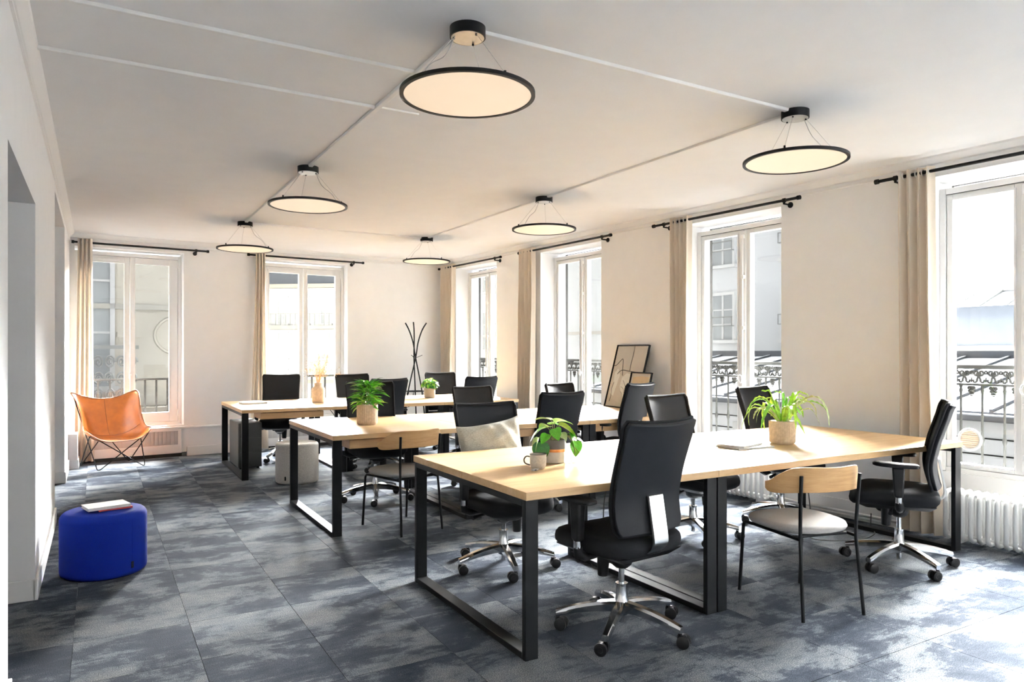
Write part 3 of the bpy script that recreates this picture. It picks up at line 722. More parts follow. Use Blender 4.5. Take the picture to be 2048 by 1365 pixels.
curtain(BWm, (.07, .22), (.03, .24), .03, 2.735, 'beige curtain behind the butterfly chair in the left corner', off=.14, seed=5, folds=3.5)
curtain(BWm, (2.16, 2.285), (2.06, 2.33), .03, 2.735, 'beige curtain hanging between the two end wall windows', off=.14, seed=6, folds=3.5)

# ------------------------------------------------------------------ ceiling lamps and cable trunking
LX = (1.4286, 3.6293); LY = (2.850, 5.641, 8.406); LZ = 2.509; LR = .3017
def lamp(x, y, label, tilt=(0, 0), rz=0):
    T = thing('pendant_lamp', label, 'lamp', (x, y, H), rz, 'round pendant lamps')
    MB().lathe([(.001, 0), (.080, 0), (.080, -.046), (.001, -.046)], 40).build('ceiling_rose', 'black_metal', T, smooth=30)
    MB().lathe([(.001, -.0462), (.074, -.0462), (.074, -.0475), (.001, -.0475)], 40).build('rose_plate', 'brushed_steel', T, smooth=30)
    dz = LZ - H; tx, ty = tilt
    def tl(p): return (p[0], p[1], p[2] + p[0] * tx + p[1] * ty)
    MB(tl).lathe([(LR - .018, dz), (LR, dz), (LR, dz + .016), (LR - .02, dz + .019), (LR - .03, dz + .019), (LR - .03, dz + .006), (LR - .018, dz + .004)], 72, closed=True).build('rim', 'black_metal', T, smooth=35)
    MB(tl).lathe([(.001, dz + .004), (LR - .017, dz + .004), (LR - .017, dz + .009), (.001, dz + .009)], 72).build('diffuser', 'lamp_diffuser', T, smooth=30)
    MB(tl).lathe([(.001, dz + .0185), (LR - .021, dz + .0185), (LR - .021, dz + .0105), (.001, dz + .0105)], 48).build('top_plate', 'black_metal', T, smooth=30)
    for k in range(3):
        an = 2 * pi * k / 3 + .6
        p = (cos(an) * .062, sin(an) * .062, -.047); q = tl((cos(an) * LR * .86, sin(an) * LR * .86, dz + .03))
        MB().cyl(p, q, .0011, 6).build('wire', 'cable_silver', T, smooth=60)
        MB().cyl((q[0], q[1], q[2] - .014), (q[0], q[1], q[2] + .01), .006, 8).build('wire_clamp', 'black_metal', T, smooth=40)
        MB().cyl((p[0], p[1], p[2]), (p[0], p[1], p[2] - .008), .005, 8).build('wire_socket', 'black_metal', T, smooth=40)
    an = .6 + .25
    MB().tube(spline([(cos(an) * .06, sin(an) * .06, -.047), (cos(an) * .11, sin(an) * .10, -.14), (cos(an) * .17, sin(an) * .19, -.20), (cos(an) * .235, sin(an) * .235, dz + .02)], 6), .0022, 6).build('power_cord', 'cable_silver', T, smooth=60)
lamp(LX[0], LY[0], 'nearest round pendant lamp with glowing disc, top centre', (0, -.004), 2.2)
lamp(LX[1], LY[0], 'round pendant lamp above the fern end of the front table', (0, 0.0), -1.2)
lamp(LX[0], LY[1], 'round pendant lamp in the left row, second from the viewer', (0, 0), -1.1)
lamp(LX[1], LY[1], 'round pendant lamp in the right row above the middle table', (0, 0), 2.4)
lamp(LX[0], LY[2], 'farthest round pendant lamp in the left row, above the vase table', (0, 0), -1.1)
lamp(LX[1], LY[2], 'farthest round pendant lamp in the right row, by the coat stand', (0, 0), 2.4)
def trunk(x0, y0, x1, y1, label, w=.019, h=.016):
    d = Vector((x1 - x0, y1 - y0, 0)); L = d.length; an = atan2(d.y, d.x)
    o = MB().prism([(-w, 0), (w, 0), (w * .75, -h), (-w * .75, -h)], lambda p, q, e: (e, p, q), 0, L).build('cable_trunking', 'trim_paint', bevel=.003, loc=(x0, y0, H))
    o.rotation_euler = (0, 0, an); tag(o, label, 'trunking', 'white ceiling cable covers')
r_ = .07
trunk(LX[0], LY[0] + r_, LX[0], LY[1] - r_, 'white ceiling cable cover between the nearest and second left-row lamps')
trunk(LX[0], LY[1] + r_, LX[0], LY[2] - r_, 'white ceiling cable cover between the second and farthest left-row lamps')
trunk(LX[1], LY[0] + r_, LX[1], LY[1] - r_, 'white ceiling cable cover between the near and middle right-row lamps')
trunk(LX[1], LY[1] + r_, LX[1], LY[2] - r_, 'white ceiling cable cover between the middle and farthest right-row lamps')
trunk(LX[0] + r_, LY[0], LX[1] - r_, LY[0], 'white ceiling cable cover joining the two nearest lamps')
trunk(LX[0] + r_, LY[2], LX[1] - r_, LY[2], 'white ceiling cable cover joining the two farthest lamps')
trunk(XL + .05, 3.43, LX[0] - .02, 3.43, 'white ceiling cable cover from the doorway wall, the nearer one at top left')
trunk(XL + .05, 4.04, LX[0] - .02, 4.04, 'white ceiling cable cover from the doorway wall, the farther one at left')
trunk(LX[0] + .02, 4.04, LX[0] + .26, 4.04, 'short white ceiling cable stub behind the nearest lamp', h=.010)

# ------------------------------------------------------------------ desks
TZ = .75; TT = .037
def desk(x0, x1, y0, y1, label, drawers=(), bw=.068, frames='LR'):
    T = thing('bench_desk', label, 'desk', (x0, y0, 0), 0, 'oak bench desks'); L = x1 - x0; D = y1 - y0; g = .0012
    MB().box(g, L - g, 0, D / 2 - g, TZ - TT, TZ).build('tabletop', 'oak_top', T, bevel=.0025)
    MB().box(g, L - g, D / 2 + g, D, TZ - TT, TZ).build('tabletop', 'oak_top', T, bevel=.0025)
    zt = TZ - TT - .001; th = .030
    for xa in (.004, L - .004 - bw):
        for ya in (.012, D - .012 - th): MB().box(xa, xa + bw, ya, ya + th, 0, zt).build('leg', 'black_metal', T, bevel=.003)
        MB().box(xa, xa + bw, .012 + th, D - .012 - th, 0, th).build('floor_bar', 'black_metal', T, bevel=.003)
        MB().box(xa, xa + bw, .012 + th, D - .012 - th, zt - th, zt).build('top_rail', 'black_metal', T, bevel=.003)
    MB().box(bw + .01, L - bw - .01, D / 2 - .05, D / 2 + .05, zt - .012, zt).build('cable_tray', 'black_metal', T)
    for (side, a, b) in drawers:
        y_a, y_b = (.05, .42) if side == 'near' else (D - .42, D - .05)
        d = MB().box(a, b, y_a, y_b, zt - .075, zt - .008).build('drawer', 'oak_drawer', T, bevel=.003)
        MB().box(a + .03, a + .06, y_a + .02, y_b - .02, zt - .008, zt).box(b - .06, b - .03, y_a + .02, y_b - .02, zt - .008, zt).build('runner', 'black_metal', d)
    return T
A = (1.627, 2.808, 5.144, 2.675, 3.970)
desk(A[0], A[1], A[3], A[4], 'short oak desk nearest the viewer, holding the mug and trailing plant')
desk(A[1], A[2], A[3], A[4], 'long oak desk in the front row holding the fern and magazines')
B2 = (1.493, 2.663, 3.828, 4.99, 5.183, 6.574)
desk(B2[0], B2[1], B2[4], B2[5], 'oak desk at the left end of the middle row, holding a bushy plant', [('near', .14, .86), ('far', .3, 1.0)])
desk(B2[1], B2[2], B2[4], B2[5], 'oak desk in the centre of the middle row, behind the grey cushion', [('near', .24, .96), ('far', .24, .96)])
desk(B2[2], B2[3], B2[4], B2[5], 'oak desk at the right end of the middle row, holding the leaning pictures', [('near', .04, .62), ('far', .24, .96)])
C3 = (1.313, 2.447, 3.655, 4.713, 7.926, 9.367)
desk(C3[0], C3[1], C3[4], C3[5], 'oak desk at the left end of the farthest row, holding the vase', [('near', .20, .88)])
desk(C3[1], C3[2], C3[4], C3[5], 'oak desk in the centre of the farthest row, holding the small plant at its right', [('far', .2, .9)])
desk(C3[2], C3[3], C3[4], C3[5], 'oak desk at the right end of the farthest row, near the coat stand', [('near', .2, .9)])

# ------------------------------------------------------------------ task chairs
def rounded_cushion(hw, y0, y1, z0, z1, fn=None, nu=40):
    """superellipse cushion"""
    m = MB(); cy = (y0 + y1) / 2; hd = (y1 - y0) / 2
    prof = [(.02, 0), (.80, 0), (.93, .10), (.99, .30), (1.0, .5), (.985, .72), (.93, .88), (.82, .97), (.5, 1.0), (.02, 1.0)]
    vs = []; n = nu
    for r, t in prof:
        for k in range(n):
            a = 2 * pi * k / n; ex = .42
            cx = abs(cos(a)) ** ex * (1 if cos(a) >= 0 else -1); sy = abs(sin(a)) ** ex * (1 if sin(a) >= 0 else -1)
            x = hw * r * cx; y = cy + hd * r * sy; z = z0 + (z1 - z0) * t
            if fn: x, y, z = fn(x, y, z, t)
            vs.append((x, y, z))
    fs = [(i * n + k, i * n + (k + 1) % n, (i + 1) * n + (k + 1) % n, (i + 1) * n + k) for i in range(len(prof) - 1) for k in range(n)]
    fs += [tuple(range(n - 1, -1, -1)), tuple(range((len(prof) - 1) * n, len(prof) * n))]
    return m.add(vs, fs)
def back_y(z):   # profile of the back (rear direction -y)
    return lerp1([.50, .60, .68, .80, .92, 1.05], [-.215, -.190, -.183, -.205, -.242, -.285], z)
def back_hw(z):
    return lerp1([.50, .56, .70, .85, 1.0, 1.05], [.200, .212, .216, .218, .225, .230], z)
def build_chair():
    R = thing('task_chair', '', 'chair'); 
    # base
    m = MB(); n_s = 6
    for k in range(5):
        an = 2 * pi * k / 5; ca, sa = cos(an), sin(an)
        st = []
        for q in range(n_s + 1):
            t = q / n_s; r = .022 + .300 * t; top = .150 - .012 * t - .042 * t * t; hgt = .050 - .022 * t; w = .027 - .009 * t
            st.append([(r * ca - s * ww * sa, r * sa + s * ww * ca, z) for s, ww, z in ((-1, w * .62, top), (1, w * .62, top), (1, w, top - .012), (1, w * .9, top - hgt), (-1, w * .9, top - hgt), (-1, w, top - .012))])
        vs = [p for s_ in st for p in s_]; fs = [(i * 6 + j, i * 6 + (j + 1) % 6, (i + 1) * 6 + (j + 1) % 6, (i + 1) * 6 + j) for i in range(n_s) for j in range(6)]
        fs += [tuple(range(6)), tuple(range(n_s * 6 + 5, n_s * 6 - 1, -1))]
        m.add(vs, fs)
        m.cyl((.312 * ca, .312 * sa, .066), (.312 * ca, .312 * sa, .092), .012, 10)
    m.lathe([(.001, .085), (.034, .085), (.040, .10), (.034, .15), (.029, .165), (.027, .225), (.030, .228), (.030, .236), (.001, .236)], 20)
    m.cyl((0, 0, .045), (0, 0, .09), .017, 14)
    base = m.build('star_base', 'chrome', R, smooth=38)
    # casters
    wheel = MB().lathe([(.001, -.011), (.024, -.011), (.0295, -.008), (.0295, .008), (.024, .011), (.014, .0105), (.012, .0085), (.001, .0085)], 20)
    wv = wheel.v; wheel.v = [(z, x, y) for x, y, z in wv]; wheel_me = wheel.mesh('wheel', 'black_plastic', 40)
    hood = MB().lathe([(.001, .066), (.010, .066), (.010, .052), (.008, .046), (.001, .046)], 12).box(-.005, .005, -.03, .012, .022, .058).mesh('caster', 'black_plastic', 40)
    for k in range(5):
        an = 2 * pi * k / 5
        c = obj('caster', hood, base, loc=(.312 * cos(an), .312 * sin(an), 0)); c.rotation_euler = (0, 0, an * 1.7 + .6 + k)
        for s in (-1, 1): obj('wheel', wheel_me, c, loc=(s * .0175, -.018, .0300))
    MB().cyl((0, 0, .232), (0, 0, .33), .0145, 16).build('gas_lift', 'chrome', R, smooth=40)
    # mechanism
    m = MB(); m.hexa([(-.075, -.10, .372), (.075, -.10, .372), (.075, .13, .362), (-.075, .13, .362), (-.115, -.12, .425), (.115, -.12, .425), (.12, .15, .425), (-.12, .15, .425)])
    m.lathe([(.001, .312), (.030, .312), (.052, .330), (.060, .38), (.001, .38)], 18); m.hexa([(-.04, -.02, .318), (.04, -.02, .318), (.045, .12, .345), (-.045, .12, .345), (-.06, -.05, .385), (.06, -.05, .385), (.07, .15, .385), (-.07, .15, .385)])
    mech = m.build('mechanism', 'black_plastic', R, smooth=45, bevel=.008)
    MB().cyl((-.055, .075, .262), (-.055, .07, .375), .026, 14, .034).build('tension_knob', 'black_plastic', mech, smooth=45, bevel=.004)
    for s in (-1, 1):
        MB().tube([(s * .08, .03, .395), (s * .17, .045, .388), (s * .245, .05, .376)], .008, 8, radii=[.007, .008, .013]).build('lever', 'black_plastic', mech, smooth=60)
    # seat
    def sf(x, y, z, t):
        dr = max(0, (y - .16) / .13); z -= .028 * dr * dr
        if t > .6: z += .012 * (abs(x) / .25) ** 3 - .006
        return x, y, z
    rounded_cushion(.250, -.225, .288, .412, .514, sf).build('seat', 'black_fabric', R, smooth=60)
    m = MB(); m.hexa([(-.15, -.17, .388), (.15, -.17, .388), (.16, .19, .384), (-.16, .19, .384), (-.22, -.205, .425), (.22, -.205, .425), (.23, .25, .420), (-.23, .25, .420)])
    m.build('seat_shell', 'black_plastic', R, bevel=.012)
    # backrest
    z0, z1 = .525, 1.045
    def bf(u, v):
        z = z0 + (z1 - z0) * v; x = (2 * u - 1); 
        # rounded corners of the outline
        cv = min(1, max(0, (z1 - z) / .035)); cb = min(1, max(0, (z - z0) / .05))
        hw = back_hw(z) * (1 - .06 * (1 - sqrt(max(0, 1 - (1 - cv) ** 2))) - .10 * (1 - sqrt(max(0, 1 - (1 - cb) ** 2))))
        return (hw * x, back_y(z) + .034 * x * x - .006 + (.0 if v < .98 else -.006), z + (.010 * x * x if v > .9 else 0))
    m = MB(); m.grid(bf, 21, 23, thick=-.022)
    back = m.build('backrest', 'dark_mesh', R, smooth=60, bevel=.006)
    ring = [Vector(bf(u / 20, 0)) for u in range(21)] + [Vector(bf(1, v / 22)) for v in range(1, 23)] + [Vector(bf(u / 20, 1)) for u in range(19, -1, -1)] + [Vector(bf(0, v / 22)) for v in range(21, 0, -1)]
    MB().tube([p + Vector((0, .008, 0)) for p in ring], .0105, 8, closed=True).build('edge_welt', 'black_fabric', back, smooth=70)
    # chrome back strut
    prof = [(q[0], q[1]) for q in spline([(.702, -.219, 0), (.66, -.2265, 0), (.615, -.2345, 0), (.57, -.2425, 0), (.525, -.2505, 0), (.482, -.252, 0), (.445, -.228, 0), (.422, -.18, 0), (.415, -.12, 0)], 4)]
    m = MB(); vs = []
    for i, (z, y) in enumerate(prof):
        a = prof[max(0, i - 1)]; b = prof[min(len(prof) - 1, i + 1)]; dz, dy = b[0] - a[0], b[1] - a[1]; l = sqrt(dz * dz + dy * dy); nz, ny = dy / l * .0065, -dz / l * .0065
        for sx, sg in ((-.046, 1), (.046, 1), (.046, -1), (-.046, -1)): vs.append((sx, y - sg * abs(1) * (-ny), z - sg * nz if False else z + sg * nz * -1))
    n = len(prof); fs = [(i * 4 + j, i * 4 + (j + 1) % 4, (i + 1) * 4 + (j + 1) % 4, (i + 1) * 4 + j) for i in range(n - 1) for j in range(4)] + [(0, 1, 2, 3), tuple((n - 1) * 4 + j for j in (3, 2, 1, 0))]
    m.add(vs, fs); m.build('back_strut', 'polished_aluminium', R, smooth=40, bevel=.002)
    # armrests
    for s in (-1, 1):
        x = s * .282
        m = MB(); m.tube([(s * .13, .0, .408), (s * .24, .0, .402), (x, .0, .425), (x, .005, .455)], .02, 8, radii=[.02, .022, .026, .022])
        arm = m.build('arm_bracket', 'black_plastic', R, smooth=60)
        MB().cyl((x, .005, .45), (x, .005, .485), .0215, 14).build('arm_ring', 'chrome', arm, smooth=40)
        m = MB(); m.hexa([(x - .021, -.020, .485), (x + .021, -.020, .485), (x + .021, .030, .485), (x - .021, .030, .485), (x - .024, -.030, .668), (x + .024, -.030, .668), (x + .024, .042, .668), (x - .024, .042, .668)])
        m.build('arm_post', 'black_plastic', arm, bevel=.010, smooth=50)
        m = MB(); vs = []; prof = [(.9, .666), (1.0, .672), (1.0, .684), (.93, .690), (.7, .692)]; nn = 24
        for r, z in prof:
            for k in range(nn):
                a = 2 * pi * k / nn; ex = .55; cx = abs(cos(a)) ** ex * (1 if cos(a) >= 0 else -1); sy = abs(sin(a)) ** ex * (1 if sin(a) >= 0 else -1)
                vs.append((x + .043 * r * cx, .02 + .128 * r * sy, z + .006 * (sy if sy > 0 else 0)))
        fs = [(i * nn + k, i * nn + (k + 1) % nn, (i + 1) * nn + (k + 1) % nn, (i + 1) * nn + k) for i in range(len(prof) - 1) for k in range(nn)] + [tuple(range(nn - 1, -1, -1)), tuple(range((len(prof) - 1) * nn, len(prof) * nn))]
        m.add(vs, fs).build('arm_pad', 'black_plastic', arm, smooth=50)
    return R
chair0 = build_chair(); first_chair = [True]
UPPER = ('mechanism', 'seat', 'seat_shell', 'backrest', 'back_strut', 'arm_bracket')
def place_chair(x, y, a, label, star=0, lift=0):
    o = chair0 if first_chair[0] else copy_tree(chair0)
    if first_chair[0]: first_chair[0] = False
    o.location = (x, y, 0); o.rotation_euler = (0, 0, radians(a - 90)); tag(o, label, 'chair', 'black task chairs')
    for c in o.children:
        if c.name.split('.')[0] in UPPER: c.location.z = lift
        if c.name.startswith('star_base'): c.rotation_euler = (0, 0, radians(star - (a - 90)))
    return o
# copies must come from the untouched first chair, so the nearest one is placed last
CH = [
 (2.235, 3.95, -90, 'black task chair with the grey cushion, behind the front desk', 38, -.03),
 (3.795, 3.87, -82, 'black task chair behind the front row, left of the fern', 30, -.02),
 (4.737, 3.854, -80, 'black task chair right behind the fern', 10, .02),
 (4.44, 2.70, 122, 'black task chair seen side-on at the right end of the front row', 36, 0),
 (2.22, 6.33, -97, 'black task chair behind the bushy plant on the middle row', 36, .02),
 (2.85, 7.97, 96, 'black task chair turned away before the farthest row, right of the bushy plant', 12, 0),
 (3.42, 6.48, -91, 'black task chair behind the middle row, above the cushioned chair', 20, -.06),
 (4.06, 8.02, 97, 'black task chair turned away at the right of the farthest row, by the corner window', 50, 0),
 (4.30, 9.28, -96, 'black task chair behind the small grey-potted plant of the farthest row', 5, 0),
 (3.00, 9.28, -92, 'black task chair at the far side of the farthest row, right of the vase', 25, .0),
 (2.00, 9.29, -106, 'black task chair at the far left of the farthest row, left of the vase', 15, .01),
 (4.60, 6.49, -76, 'black task chair at the far side of the middle row, left of the leaning pictures', 0, -.05),
 (3.476, 5.37, 92, 'black task chair turned away before the middle row, behind the trailing plant', 44, -.04),
 (4.275, 5.35, 108, 'black task chair in front of the leaning pictures', 20, .02),
]
rest_ch = []
for c in CH: rest_ch.append(copy_tree(chair0))
for o, (x, y, a, label, star, lift) in zip(rest_ch, CH):
    o.location = (x, y, 0); o.rotation_euler = (0, 0, radians(a - 90)); tag(o, label, 'chair', 'black task chairs')
    for c in o.children:
        nm = c.name.split('.')[0]
        if nm in UPPER: c.location.z = lift
        if nm == 'star_base': c.rotation_euler = (0, 0, radians(star - (a - 90)))
place_chair(2.225, 2.755, 96, 'nearest black task chair with chrome back strut, seen from behind', 2, 0)

# ------------------------------------------------------------------ wooden chairs
def build_wood_chair():
    R = thing('wooden_back_chair', '', 'chair')
    # seat: rounded triangle pad
    vs = []; n = 40; prof = [(.03, .418), (.86, .418), (.97, .428), (1, .442), (.97, .456), (.85, .464), (.03, .466)]; m = MB()
    for r, z in prof:
        for k in range(n):
            a = 2 * pi * k / n; ex = .78; cx = abs(cos(a)) ** ex * (1 if cos(a) >= 0 else -1); sy = abs(sin(a)) ** ex * (1 if sin(a) >= 0 else -1)
            vs.append((.235 * r * cx * (1 + .08 * sy), .235 * r * sy + .02, z))
    fs = [(i * n + k, i * n + (k + 1) % n, (i + 1) * n + (k + 1) % n, (i + 1) * n + k) for i in range(len(prof) - 1) for k in range(n)] + [tuple(range(n - 1, -1, -1)), tuple(range((len(prof) - 1) * n, len(prof) * n))]
    m.add(vs, fs).build('seat', 'grey_seat', R, smooth=60)
    fr = MB(); fr.tube([(-.192, .15, .405), (-.172, -.215, .405)], .009, 8); fr.tube([(.192, .15, .405), (.172, -.215, .405)], .009, 8); fr.tube([(-.19, .12, .405), (.19, .12, .405)], .008, 8)
    fr.tube([(-.165, -.15, .405), (.165, -.15, .405)], .009, 8)
    for s in (-1, 1): fr.cyl((s * .1, .1, .405), (s * .1, .1, .42), .012, 8)
    fr.build('seat_frame', 'black_metal', R, smooth=60)
    for s in (-1, 1):
        MB().tube([(s * .192, .15, .405)] + [(s * .198, .205 + .035 * sin(q * pi / 14), .370 + .035 * cos(q * pi / 14)) for q in range(7)] + [(s * .205, .268, .0)], .0095, 10).build('leg', 'black_metal', R, smooth=60)
        MB().tube(spline([(s * .186, -.255, 0), (s * .176, -.225, .30), (s * .172, -.215, .42), (s * .176, -.222, .58), (s * .180, -.234, .735)], 5), .0095, 10).build('leg', 'black_metal', R, smooth=60)
    # bent plywood back: arc in plan, taller in the middle, swooping to low narrow ends
    def bf(u, v):
        t = 2 * u - 1; an = t * radians(80)
        x = .285 * sin(an) ; y = -.250 + .215 * (1 - cos(an))
        a = abs(t)
        top = lerp1([0, .52, .74, .9, 1.0], [.775, .772, .738, .700, .690], a); bot = lerp1([0, .45, .75, .93, 1.0], [.645, .643, .636, .638, .655], a)
        z = bot + (top - bot) * v
        return (x, y - .02 * (v - .5) * (1 - a), z)
    m = MB(); m.grid(bf, 41, 9, thick=.011)
    m.build('backrest', 'oak_ply', R, smooth=50, bevel=.003)
    return R
wc0 = build_wood_chair(); wc1 = copy_tree(wc0)
wc0.location = (3.325, 2.575, 0); wc0.rotation_euler = (0, 0, radians(76 - 90)); tag(wc0, 'chair with curved oak back and grey seat at the front row, right foreground', 'chair', 'oak backed chairs')
wc1.location = (2.065, 5.235, 0); wc1.rotation_euler = (0, 0, radians(102 - 90)); tag(wc1, 'chair with curved oak back and grey seat at the middle row', 'chair', 'oak backed chairs')

# ------------------------------------------------------------------ butterfly chair
T = thing('butterfly_chair', 'tan orange leather butterfly chair on thin black rods', 'chair', (.16, 9.62, 0), radians(-72 - 90))
CXv = [0, .18, .45, .62, .8, 1.0]
def bsurf(u, v):      # u -1..1 across, v 0 back .. 1 front
    hw = lerp1([0, .5, 1], [.445, .33, .425], v)
    yc = lerp1([0, .3, .6, .85, 1], [-.30, -.24, -.10, .16, .285], v); ys = lerp1([0, .5, 1], [-.37, -.04, .34], v)
    zc = lerp1([0, .25, .55, .75, 1.0], [.80, .64, .385, .325, .335], v); zs = lerp1([0, .35, .62, .8, 1], [1.03, .80, .50, .50, .66], v)
    k = abs(u) ** (2.2 + 1.6 * v)
    return Vector((hw * u, yc + (ys - yc) * k, zc + (zs - zc) * k))
def sq(r, th):
    ex = 3.4; d = (abs(cos(th)) ** ex + abs(sin(th)) ** ex) ** (1 / ex); return r * cos(th) / d, r * sin(th) / d
m = MB(); NT, NR = 64, 14; vs = [bsurf(0, .5)]; fs = []
for i in range(1, NR + 1):
    for k in range(NT):
        a, b = sq(i / NR, 2 * pi * k / NT); vs.append(bsurf(a, .5 + .5 * b))
for k in range(NT):
    fs.append((0, 1 + k, 1 + (k + 1) % NT))
    for i in range(NR - 1): fs.append((1 + i * NT + k, 1 + (i + 1) * NT + k, 1 + (i + 1) * NT + (k + 1) % NT, 1 + i * NT + (k + 1) % NT))
m.add(vs, fs); sl = m.build('leather_sling', 'leather', T, smooth=80)
so = sl.modifiers.new('solidify', 'SOLIDIFY'); so.thickness = .006
MB().tube([bsurf(sq(.995, 2 * pi * k / 96)[0], .5 + .5 * sq(.995, 2 * pi * k / 96)[1]) for k in range(96)], .0042, 6, closed=True).build('edge_binding', 'dark_stitch', sl, smooth=70)
MB().tube([bsurf(0, .02 + .56 * k / 14) + Vector((0, .003, .003)) for k in range(15)], .0022, 5).tube([bsurf(-.9 + 1.8 * k / 14, .58) + Vector((0, .003, .004)) for k in range(15)], .002, 5).build('seam', 'dark_stitch', sl, smooth=70)
tops = {k: tuple(bsurf(u, v) + Vector((0, -.004 if v < .5 else .004, -.010))) for k, u, v in (('BL', -.80, .105), ('BR', .80, .105), ('FL', -.80, .895), ('FR', .80, .895))}
feet = {'fbl': (-.27, -.27, .008), 'fbr': (.27, -.27, .008), 'ffl': (-.255, .27, .008), 'ffr': (.255, .27, .008)}
loop = ['FL', 'fbl', 'BR', 'ffr', 'FL', None, 'FR', 'fbr', 'BL', 'ffl', 'FR']
def bent(seq):
    P = [Vector(tops.get(k, feet.get(k))) for k in seq]; out = []; n = len(P)
    for i in range(n):
        p0, p1, p2 = P[i - 1], P[i], P[(i + 1) % n]; d0 = (p0 - p1).normalized(); d1 = (p2 - p1).normalized(); r = .05
        a = p1 + d0 * r; b = p1 + d1 * r
        for q in range(6):
            t = q / 5; out.append(a * (1 - t) ** 2 + p1 * 2 * t * (1 - t) + b * t * t)
    return out
MB().tube(bent(['FL', 'fbl', 'BR', 'ffr']), .006, 8, closed=True).build('frame_rod', 'black_metal', T, smooth=60)
MB().tube(bent(['FR', 'fbr', 'BL', 'ffl']), .006, 8, closed=True).build('frame_rod', 'black_metal', T, smooth=60)

# ------------------------------------------------------------------ poufs, pedestal, coat stand
def pouf(name, x, y, r, h, mat, label, seam_a, ed=.045, group=None):
    T = thing(name, label, 'pouf', (x, y, 0), 0, group)
    prof = [(.01, 0), (r - .02, 0), (r - .004, .012), (r, .03)] + [(r, h - ed)] + [(r - ed * (1 - cos(t * pi / 12)), h - ed + ed * sin(t * pi / 12)) for t in range(1, 7)] + [(r * .5, h + .004), (.01, h + .005)]
    MB().lathe(prof, 64).build('body', mat, T, smooth=50)
    ca, sa = cos(seam_a), sin(seam_a)
    MB().tube([(ca * (r + .0005), sa * (r + .0005), .02), (ca * (r + .0005), sa * (r + .0005), h - ed)], .0016, 6).build('seam', mat, T)
    t = Vector((-sa, ca, 0)); p = Vector((ca, sa, 0)) * (r + .002); q = MB()
    q.hexa([p - t * .008 + Vector((0, 0, .045)), p + t * .008 + Vector((0, 0, .045)), p * 1.012 + t * .008 + Vector((0, 0, .045)), p * 1.012 - t * .008 + Vector((0, 0, .045)),
            p - t * .008 + Vector((0, 0, .085)), p + t * .008 + Vector((0, 0, .085)), p * 1.012 + t * .008 + Vector((0, 0, .085)), p * 1.012 - t * .008 + Vector((0, 0, .085))])
    q.build('fabric_tag', 'black_fabric', T)
    return T
pouf('round_pouf', .035, 5.13, .240, .385, 'blue_wool', 'royal blue round pouf with books on top', radians(-52))
pouf('round_pouf', 1.815, 7.62, .218, .415, 'grey_wool', 'light grey felt round pouf under the middle row', radians(-135), .03)
T = thing('pedestal_cabinet', 'black metal pedestal cabinet under the left end of the farthest row', 'cabinet', (1.41, 8.70, 0))
MB().box(0, .255, 0, .62, .02, .535).build('body', 'steel_box', T, bevel=.004)
MB().box(-.006, -.001, .0, .62, .022, .533).build('side_panel', 'steel_box_side', T, bevel=.002)
for k in range(3): MB().box(.006, .249, -.010, -.001, .03 + k * .168, .03 + k * .168 + .163).build('drawer_front', 'steel_box', T, bevel=.002)
for px, py in ((.03, .04), (.22, .04), (.03, .58), (.22, .58)): MB().cyl((px, py, 0), (px, py, .02), .018, 10).build('foot', 'black_plastic', T)
T = thing('coat_stand', 'slim black metal coat stand in the far right corner', 'coat stand', (4.15, 10.05, 0))
for k in range(3):
    an = 2 * pi * k / 3 + 1.044; ca, sa = cos(an), sin(an); cb, sb = cos(an + pi), sin(an + pi); o_ = .016
    pa, pb = cos(an + pi / 2) * o_, sin(an + pi / 2) * o_
    MB().tube(spline([(ca * .22, sa * .22, .008), (ca * .12 + pa, sa * .12 + pa * 0, .72), (pa, pb, 1.26), (cb * .045 + pa * .5, sb * .045 + pb * .5, 1.50), (cb * .11, sb * .11, 1.68), (cb * .185, sb * .185, 1.80)], 6), .0105, 8).build('bent_pole', 'black_metal', T, smooth=60)
    MB().tube([(pa, pb, 1.27), (pa + cos(an + .5) * .10, pb + sin(an + .5) * .10, 1.31)], .004, 6).build('peg', 'black_metal', T, smooth=60)
    rr = .125; ax, ay = cos(an + 1.0) * rr, sin(an + 1.0) * rr
    MB().tube(spline([(ax, ay, .76), (ax * 1.05, ay * 1.05, .72), (ax * 1.25, ay * 1.25, .715), (ax * 1.3, ay * 1.3, .74)], 4), .004, 6).build('hook', 'black_metal', T, smooth=60)
MB().tube([(.128 * cos(t * pi / 16), .128 * sin(t * pi / 16), .765) for t in range(32)], .008, 6, closed=True).lathe([(.001, .762), (.126, .762), (.126, .766), (.001, .766)], 32).build('ring_shelf', 'black_metal', T, smooth=50)

# ------------------------------------------------------------------ books and papers
def book(name, x, y, z, w, d, h, rz, cover, label, pages='paper', cat='book', group=None, mark=None):
    T = thing(name, label, cat, (x, y, z), radians(rz), group); c = min(.003, h * .2)
    MB().box(-w / 2, w / 2, -d / 2, d / 2, 0, c).box(-w / 2, w / 2, -d / 2, d / 2, h - c, h).box(-w / 2, w / 2, -d / 2, -d / 2 + .002, c, h - c).build('cover', cover, T)
    MB().box(-w / 2 + .003, w / 2 - .003, -d / 2 + .002, d / 2 - .003, c, h - c).build('pages', pages, T)
    if mark: MB().box(*mark, h, h + .0006).build('cover_print', 'book_print', T)
    return T
book('paperback_book', .085, 5.115, .391, .185, .150, .010, 11, 'book_red', 'red book underneath the white book on the blue pouf')
book('paperback_book', .045, 5.105, .402, .235, .165, .018, 14, 'paper', 'white book lying on top of the red one on the blue pouf')
book('magazine', 3.625, 3.235, .751, .30, .215, .010, -4, 'book_grey', 'lower grey magazine on the front row desk beside the fern', mark=None, cat='magazine')
